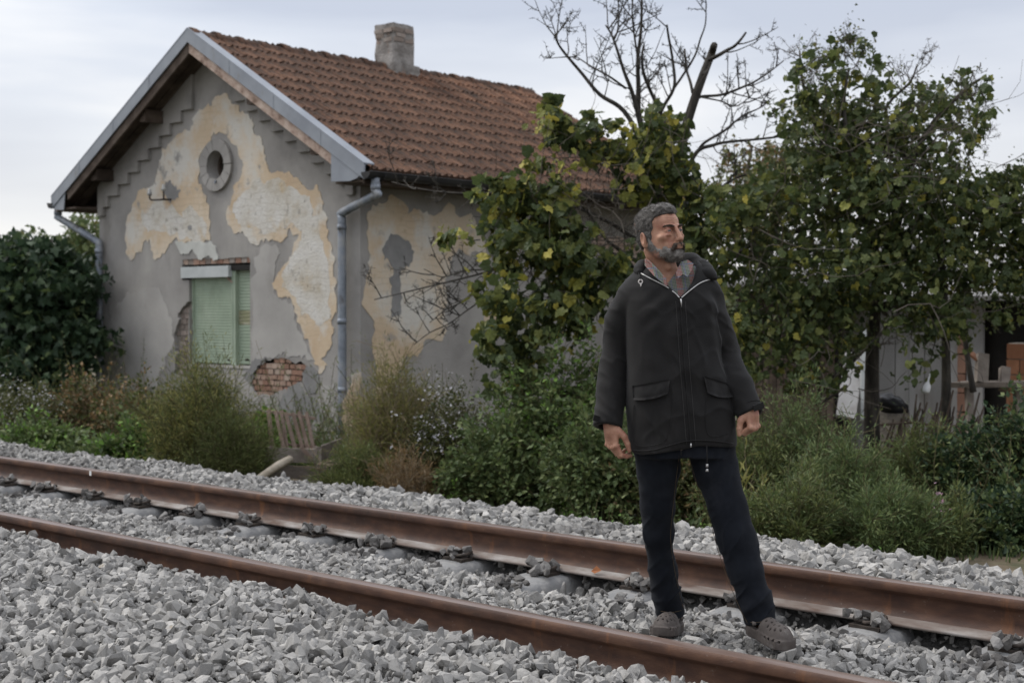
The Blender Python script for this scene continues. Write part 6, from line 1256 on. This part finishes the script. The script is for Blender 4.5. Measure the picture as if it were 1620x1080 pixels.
# hem (slightly hollow), cuffs, neck opening with its V
g.cut(field((-.3, -.25, .55), (.3, .25, .85), lambda X, Y, Z: Z - hem(X) + .0 * Y), .006)
VZ = PM(1076, 470, -.11); VLp, VRp = PM(1008, 427, -.06), PM(1133, 440, -.06)
_vl = [(1012, 400), (1019, 410), (1032, 426), (1046, 441), (1060, 455), (1076, 470), (1088, 458), (1097, 445), (1103, 430), (1108, 412), (1112, 400)]
_vx = [PM(u, v, -.08)[0] for u, v in _vl]; _vz = [PM(u, v, -.08)[2] for u, v in _vl]
def vline(X): return np.interp(X, _vx, _vz, left=9, right=9)
g.cut(field((-.2, -.25, 1.2), (.25, .06, 1.56), lambda X, Y, Z: np.maximum(vline(X) - Z, Y - .035)), .006)
g.cut(cone(NB + [0, .0, .12], NB + [0.004, -.01, -.05], .074, .068), .006)
# hood lying on the shoulders and its front edges
gh2 = Grid(jx, jy, jz)
hp = [(PM(1012, 431, -.02), .010), (PM(1013, 427, .01), .018), (PM(1016, 422, .04), .024), (PM(1030, 420, .085), .032), (PM(1064, 417, .115), .040), (PM(1094, 416, .075), .034), (PM(1110, 424, .02), .028), (PM(1120, 433, -.02), .018), (PM(1131, 439, -.045), .007)]
for (a, ra), (b_, rb_) in zip(hp[:-1], hp[1:]): gh2.add(cone(a, b_, ra, rb_), .02)
gh2.add(ell(PM(1068, 440, .13), (.10, .04, .07)), .03); gh2.add(ell(PM(1113, 434, .01), (.045, .05, .022)), .03)
gh2.mod(lambda X, Y, Z: vnoise(X * 22, Y * 22, Z * 22, 21) * .0035 + (1 - np.abs(vnoise(X * 14 + Z * 10, Y * 14, Z * 30, 22))) ** 3 * -.003)
gh2.cut(cone(NB + [0, .0, .14], NB + [0.004, -.01, -.05], .070, .064), .006)
jack = g.mesh('jacket', M_jack, man, 1); hood = gh2.mesh('hood', M_jack, jack, 1)
def onjack(u, v, out=.0015, y0=-.22):
    """the point of the jacket's front behind column u, row v"""
    ys_ = np.linspace(y0, .1, 240); best = None; pts = np.array([PM(u, v, q) for q in ys_]); ii = [np.clip(np.searchsorted(a, pts[:, k]), 1, len(a) - 1) for k, a in enumerate((jx, jy, jz))]
    d = g.D[ii[0], ii[1], ii[2]]; k = np.where(d < 0)[0]
    if not len(k): return pts[120]
    k = k[0]; t = d[k - 1] / (d[k - 1] - d[k]) if k and d[k - 1] > 0 else 0; p = pts[k - 1] + (pts[k] - pts[k - 1]) * t if k else pts[k]; return p + [0, -out, 0]
def strip(px, w, name, m, parent, out=.002, n=8, h=.0012, closed=False):
    q = smoothline([(a, b_, 0) for a, b_ in px], n)[:, :2]; P = np.array([onjack(a, b_, out) for a, b_ in q]); P[1:-1] = (P[:-2] + 2 * P[1:-1] + P[2:]) / 4; b = MB(); tube(b, P, w, 5); return b.build(name, m, parent, True, True)
zipL = strip([(1010, 430), (1030, 441), (1050, 451), (1066, 462), (1075, 471)], .0023, 'zip_edge', M_zip, jack, .002); zipR = strip([(1133, 442), (1120, 443), (1107, 448), (1092, 459), (1078, 471)], .0023, 'zip_edge', M_zip, jack, .002)
strip([(1076, 470), (1079, 520), (1083, 580), (1088, 640), (1093, 704)], .0022, 'front_zip', M_jack, jack, .0015, 14)
for dx in (-7, 8): strip([(1076 + dx, 476), (1079 + dx, 520), (1083 + dx, 580), (1088 + dx, 640), (1093 + dx, 702)], .0009, 'seam', M_thread, jack, .0004, 14)
b = MB(); p = onjack(1077, 473, .006); tube(b, [p, p + [.001, -.001, -.012], p + [.001, -.001, -.03]], [.0035, .003, .0022], 8); b.build('zip_pull', M_zip, jack, True, True)
b = MB(); p = onjack(1093, 701, .004); tube(b, [p, p + [0, 0, -.014]], .0028, 8); b.build('zip_end', M_zip, jack, True, True)
def flap(px, name):
    """pocket flap: a slab on the cloth, lower edge lifted"""
    (a, b_, c, d_) = px; n, m_ = 14, 6; V = []; 
    for lay in (0, 1):
        for j in range(m_):
            for i in range(n):
                s, t = i / (n - 1), j / (m_ - 1); bow = math.sin(s * math.pi) * 4 * t
                u = (a[0] * (1 - s) + b_[0] * s) * (1 - t) + (d_[0] * (1 - s) + c[0] * s) * t; v = (a[1] * (1 - s) + b_[1] * s) * (1 - t) + (d_[1] * (1 - s) + c[1] * s) * t + bow
                V.append(onjack(u, v, .002 + .007 * t + .004 * lay + .002 * math.sin(s * 9)))
    k = n * m_; F = [(j * n + i, j * n + i + 1, (j + 1) * n + i + 1, (j + 1) * n + i) for j in range(m_ - 1) for i in range(n - 1)]; F = [tuple(q + k for q in f)[::-1] for f in F] + F
    ed = [i for i in range(n)] + [j * n + n - 1 for j in range(1, m_)] + [(m_ - 1) * n + i for i in range(n - 2, -1, -1)] + [j * n for j in range(m_ - 2, 0, -1)]
    F += [(ed[i], ed[(i + 1) % len(ed)], ed[(i + 1) % len(ed)] + k, ed[i] + k) for i in range(len(ed))]
    bb = MB(); bb.add(np.array(V), np.array(F)); return bb.build(name, M_jack, jack, True, True)
flap([(1000, 610), (1060, 599), (1056, 622), (1001, 632)], 'pocket_flap'); flap([(1113, 594), (1150, 606), (1159, 627), (1119, 621)], 'pocket_flap')
strip([(1003, 640), (1001, 680), (1008, 704), (1050, 698), (1062, 660), (1063, 612)], .0012, 'seam', M_jack, jack, .0008, 10); strip([(1118, 626), (1116, 664), (1124, 690), (1158, 684)], .0012, 'seam', M_jack, jack, .0008, 10)
strip([(997, 712), (1030, 712), (1060, 704), (1090, 697), (1125, 697), (1160, 701)], .0022, 'hem_seam', M_jack, jack, .0012, 8)
# cords with their toggles
M_tog = mat('pale plastic toggle', [(0, (.5, .46, .43)), (1, (.62, .58, .55))], rough=.4)
b = MB(); p = onjack(1013, 443, .006); tube(b, smoothline([onjack(1010, 430, .004), p + [-.003, 0, .012], p], 4), .0022, 6); cd1 = b.build('hood_cord', M_jack, jack, True, True)
a = np.linspace(0, 2 * np.pi, 17); b = MB(); tube(b, [p + [.0075 * math.sin(t), -.002, -.006 + .0075 * math.cos(t)] for t in a], .0026, 6); tube(b, [p + [.001, -.002, -.013], p + [.002, -.002, -.026]], .0035, 6); b.build('toggle', M_tog, cd1, True, True)
for (u, v0, v1, met) in [(1118, 703, 742, True), (1077, 708, 720, False)]:
    b = MB(); tube(b, [PM(u, v0, -.145), PM(u + .6, (v0 + v1) / 2, -.148), PM(u + .6, v1, -.145)], .0024, 6); c1_ = b.build('hem_cord', M_jack, jack, True, True)
    b = MB(); q = PM(u + .6, v1, -.145)
    if met: tube(b, [q + [0, 0, .02], q + [0, 0, .008]], .0048, 8); tube(b, [q + [0, 0, .002], q + [0, 0, -.008]], [.004, .006], 8)
    else: tube(b, [q + [0, 0, .03], q + [0, 0, .018]], .0045, 8)
    b.build('cord_end', M_zip if met else M_iron, c1_, True, True)
# cuff tabs
for c_, u0, v0, u1, v1 in ((cuffR, 1192, 646, 1208, 640), (cuffL, 939, 660, 950, 664)):
    b = MB(); beam(b, PM(u0, v0, c_[1] - .048), PM(u1, v1, c_[1] - .03), .004, .022, up=(0, 0, 1)); b.build('cuff_tab', M_jack, jack, local=True)
for ch_ in (sl, sr):
    (a, ra), (c, rc) = ch_[-2:]; t = nz(c - a); q = c - t * .02; s_ = nz(np.cross(t, [0, 1, 0])); n_ = np.cross(t, s_); aa = np.linspace(0, 2 * np.pi, 25); b = MB(); tube(b, [q + (s_ * math.cos(k) + n_ * math.sin(k)) * (rc + .0005) for k in aa], .0016, 5, False); b.build('cuff_seam', M_jack, jack, True, True)

# --- shirt
def plaid():
    m = mat('plaid shirt', [(0, (.12, .16, .12)), (1, (.18, .22, .16))]); t, p = nodes_of(m); N_ = t.nodes.new; K = t.links.new
    tc_ = N_('ShaderNodeTexCoord'); mp_ = N_('ShaderNodeMapping'); mp_.inputs['Rotation'].default_value = (0, .12, 0); K(tc_.outputs['Object'], mp_.inputs[0]); sx = N_('ShaderNodeSeparateXYZ'); K(mp_.outputs[0], sx.inputs[0])
    def band(sock, per, w, off=0.):
        a = N_('ShaderNodeMath'); a.operation = 'MULTIPLY_ADD'; a.inputs[1].default_value = 1 / per; a.inputs[2].default_value = 50 + off; K(sock, a.inputs[0]); f = N_('ShaderNodeMath'); f.operation = 'FRACT'; K(a.outputs[0], f.inputs[0]); l = N_('ShaderNodeMath'); l.operation = 'LESS_THAN'; l.inputs[1].default_value = w; K(f.outputs[0], l.inputs[0]); return l.outputs[0]
    def mixc(f, a, c):
        x_ = N_('ShaderNodeMix'); x_.data_type = 'RGBA'; K(f, x_.inputs[0]); x_.inputs[7].default_value = (*c, 1)
        if isinstance(a, tuple): x_.inputs[6].default_value = (*a, 1)
        else: K(a, x_.inputs[6])
        return x_.outputs[2]
    c = mixc(band(sx.outputs[0], .052, .42, .47), (.060, .090, .060), (.20, .050, .045)); c = mixc(band(sx.outputs[0], .052, .10, .89), c, (.06, .075, .15)); c = mixc(band(sx.outputs[2], .045, .12, .1), c, (.06, .075, .14)); c = mixc(band(sx.outputs[2], .0055, .34), c, (.20, .19, .17)); c = mixc(band(sx.outputs[0], .0062, .22), c, (.17, .165, .145)); K(c, p.inputs['Base Color']); return m
M_plaid = plaid()
gs = Grid(np.arange(-.2, .22, .0035), np.arange(-.18, .14, .0035), np.arange(1.15, 1.50, .0035))
gs.add(field((-.2, -.2, 1.15), (.2, .2, 1.47), lambda X, Y, Z: torso(X, Y, Z, .020)), 0); gs.cut(field((-.2, -.2, 1.1), (.2, .2, 1.24), lambda X, Y, Z: Z - 1.20 + 0 * X + 0 * Y), .004)
# open collar: throat cut and turned collar
ck = PM(1056, 446, -.08); 
def throat(X, Y, Z): w = np.interp(Z, [ck[2] - .005, ck[2] + .06], [.0, .05]); return np.maximum(np.abs(X - (ck[0] + .004)) - w, Y - .02)
gs.cut(cone(NB + [0, .0, .12], NB + [.004, -.01, -.02], .068, .060), .005); gs.cut(field((-.2, -.2, ck[2] - .02), (.2, .02, 1.5), throat), .004)
shirt = gs.mesh('shirt', M_plaid, man, 1)
def slab(pts, t, name, m, parent):
    P = np.array(pts); n = len(P); c = P.mean(0); nn = nz(np.cross(P[1] - P[0], P[2] - P[0])); nn = -nn if nn[1] > 0 else nn
    b = MB(); i = np.arange(n); j = (i + 1) % n; Vf = np.vstack([P + nn * t, P - nn * t * .3, c + nn * t * 1.6, c - nn * t * .3]); b.add(Vf, [np.column_stack([i, j, np.full(n, 2 * n)]), np.column_stack([j + n, i + n, np.full(n, 2 * n + 1)]), np.column_stack([i, i + n, j + n, j])]); return b.build(name, m, parent, False, True)
slab([PM(1077, 415, -.05), PM(1088, 412, -.03), PM(1097, 418, -.05), PM(1093, 430, -.088), PM(1087, 439, -.106), PM(1080, 434, -.106), PM(1073, 441, -.108), PM(1069, 432, -.092)], .003, 'collar', M_plaid, shirt)
slab([PM(1021, 409, .01), PM(1027, 412, -.03), PM(1040, 425, -.07), PM(1054, 441, -.098), PM(1055, 452, -.104), PM(1036, 436, -.09), PM(1021, 419, -.03)], .003, 'collar', M_plaid, shirt)
# --- jeans
g2 = Grid(np.arange(-.20, .42, .0045), np.arange(-.24, .30, .0045), np.arange(.0, .86, .0045))
g2.add(field((-.2, -.2, .66), (.25, .2, .86), lambda X, Y, Z: torso(X, Y, Z, .016)), 0); g2.cut(field((-.25, -.25, .55), (.3, .25, .74), lambda X, Y, Z: Z - .725 + 0 * X + 0 * Y), .004)
def leg(rows, k=.02):
    P = [(PM((l + r) / 2, v, y), PM(r, v, y)[0] - PM(l, v, y)[0]) for v, l, r, y in rows]
    for (a, wa), (b_, wb) in zip(P[:-1], P[1:]):
        c = nz(b_ - a)[2]; g2.add(cone(a, b_, wa / 2 * abs(c), wb / 2 * abs(c)), k)
leg([(706, 1003, 1080, .0), (740, 1008, 1075, .015), (800, 1013, 1067, .05), (845, 1017, 1063, .075), (900, 1026, 1070, .12), (945, 1034, 1078, .155), (972, 1038, 1084, .17)])
leg([(706, 1086, 1164, -.005), (740, 1096, 1168, -.015), (800, 1121, 1182, -.04), (850, 1134, 1195, -.065), (900, 1150, 1207, -.09), (950, 1169, 1219, -.11), (986, 1179, 1228, -.12)])
def jf(X, Y, Z):
    q = np.exp(-((Z - .20) / .055) ** 2) + .9 * np.exp(-((Z - .42) / .06) ** 2) + .32
    side = X * .4
    return (vnoise(X * 16, Y * 16, (Z + side * 2) * 30, 31) * .0022 + (1 - np.abs(vnoise(X * 12 + 2, Y * 12, (Z - side * 2.5) * 19, 32))) ** 5 * -.0085) * q + vnoise(X * 9, Y * 9, Z * 5, 33) * .003
g2.mod(jf)
for (v, u, y, up) in ((971, 1061, .17, (.12, .30, -1)), (984, 1204, -.12, (.18, -.1, -1))):
    c = PM(u, v, y); t = nz(up); g2.cut(field(c - .1, c + .1, lambda X, Y, Z, c=c, t=t: -((X - c[0]) * t[0] + (Y - c[1]) * t[1] + (Z - c[2]) * t[2]) + .0), .004); g2.cut(cone(c - t * .03, c + t * .06, .046, .046), .003)
jeans = g2.mesh('jeans', M_denim, man, 1)
M_orange = mat('tan thread', [(0, (.07, .05, .03)), (1, (.11, .08, .05))], scale=200)
def onleg(u, v):
    ys_ = np.linspace(-.3, .3, 300); pts = np.array([PM(u, v, q) for q in ys_]); ii = [np.clip(np.searchsorted(a, pts[:, k]), 1, len(a) - 1) for k, a in enumerate(g2.ax)]; d = g2.D[ii[0], ii[1], ii[2]]; k = np.where(d < 0)[0]; return pts[max(k[0] - 1, 0)] + [0, -.0005, 0] if len(k) else None
for px in ([(1074, 722), (1066, 790), (1061, 850), (1068, 905), (1078, 950), (1083, 966)], [(1090, 722), (1104, 770), (1122, 820), (1136, 870), (1153, 920), (1172, 965), (1182, 984)], [(1045, 966), (1062, 968), (1078, 965)], [(1187, 984), (1205, 983), (1220, 976)]):
    P = [onleg(*q) for q in smoothline([(a, b_, 0) for a, b_ in px], 8)[:, :2]]; P = np.array([q for q in P if q is not None])
    if len(P) > 3: b = MB(); tube(b, P, .0010, 4); b.build('seam', M_orange, jeans, True, True)
# --- clogs
def clog(heel, toe, name):
    h, t_ = np.asarray(heel, float), np.asarray(toe, float); ax_ = t_ - h; L_ = np.linalg.norm(ax_[:2]); f = np.array([ax_[0], ax_[1], 0]) / L_; s = np.array([-f[1], f[0], 0]); slope = ax_[2] / L_
    A = np.stack([f, s, [0, 0, 1.0]]); lo = np.minimum(h, t_) - .08; hi = np.maximum(h, t_) + [.08, .08, .13]
    gc = Grid(*[np.arange(lo[k], hi[k], .0026) for k in range(3)]); P = lambda a, b_, c: h + f * a * L_ + s * b_ + np.array([0, 0, c + slope * a * L_])
    def sole(X, Y, Z):
        x, y = (X - h[0]) * f[0] + (Y - h[1]) * f[1], (X - h[0]) * s[0] + (Y - h[1]) * s[1]; z = Z - h[2] - slope * x; q = x / L_; w = np.interp(q, [-.02, .03, .15, .35, .55, .75, .9, .98, 1.02], [0, .026, .037, .036, .042, .049, .045, .028, .0]); e_ = np.maximum(np.abs(y) - w, np.maximum(-x, x - L_)); return np.maximum(e_, np.abs(z - .016) - .016) - .003
    gc.add(field(lo, hi, sole), 0)
    gc.add(ell(P(.70, 0, .024), (.31 * L_, .0475, .058), A), .008); gc.add(ell(P(.50, 0, .034), (.20 * L_, .043, .055), A), .012); gc.add(ell(P(.16, 0, .030), (.17 * L_, .038, .045), A), .012)
    gc.cut(field(lo, hi, lambda X, Y, Z: Z - h[2] - slope * ((X - h[0]) * f[0] + (Y - h[1]) * f[1])), .003)
    gc.cut(ell(P(.22, 0, .075), (.20 * L_, .034, .050), A), .006)
    gc.mod(lambda X, Y, Z: vnoise(X * 60, Y * 60, Z * 60, 41) * .0006)
    for a, bs in ((.52, (-.018, 0, .018)), (.61, (-.026, -.009, .009, .026)), (.70, (-.030, -.014, .003, .018, .032)), (.79, (-.026, -.009, .009, .026)), (.87, (-.016, .002, .018))):
        for b_ in bs: gc.cut(cone(P(a, b_, .03), P(a + .01, b_ * 1.35, .14), .0042, .0042), .0015)
    for a in (.62, .72, .82, .92):
        for sg in (-1, 1): gc.cut(cone(P(a, 0, .030), P(a + .04, sg * .09, .030), .0050, .0050), .0015)
    gc.cut(ell(P(.66, 0, .022), (.25 * L_, .036, .040), A), .003)
    o = gc.mesh(name, M_clog, man, 0)
    b = MB(); k = np.linspace(-1, 1, 13); tube(b, [P(.34 - .37 * (1 - q * q) ** .6, q * .043, .062 + .004 * (1 - q * q)) for q in k], .0052, 6); b.build('strap', M_clog, o, True, True)
    for sg in (-1, 1): b = MB(); q = P(.345, sg * .045, .06); tube(b, [q - s * .004, q + s * .004], .0075, 10); b.build('rivet', M_clog, o, True, True)
    return o
clog(PM(1069, 998, .235), PM(1045, 1006, -.01), 'clog'); clog(PM(1188, 1000, -.085), PM(1249, 1029, -.285), 'clog')
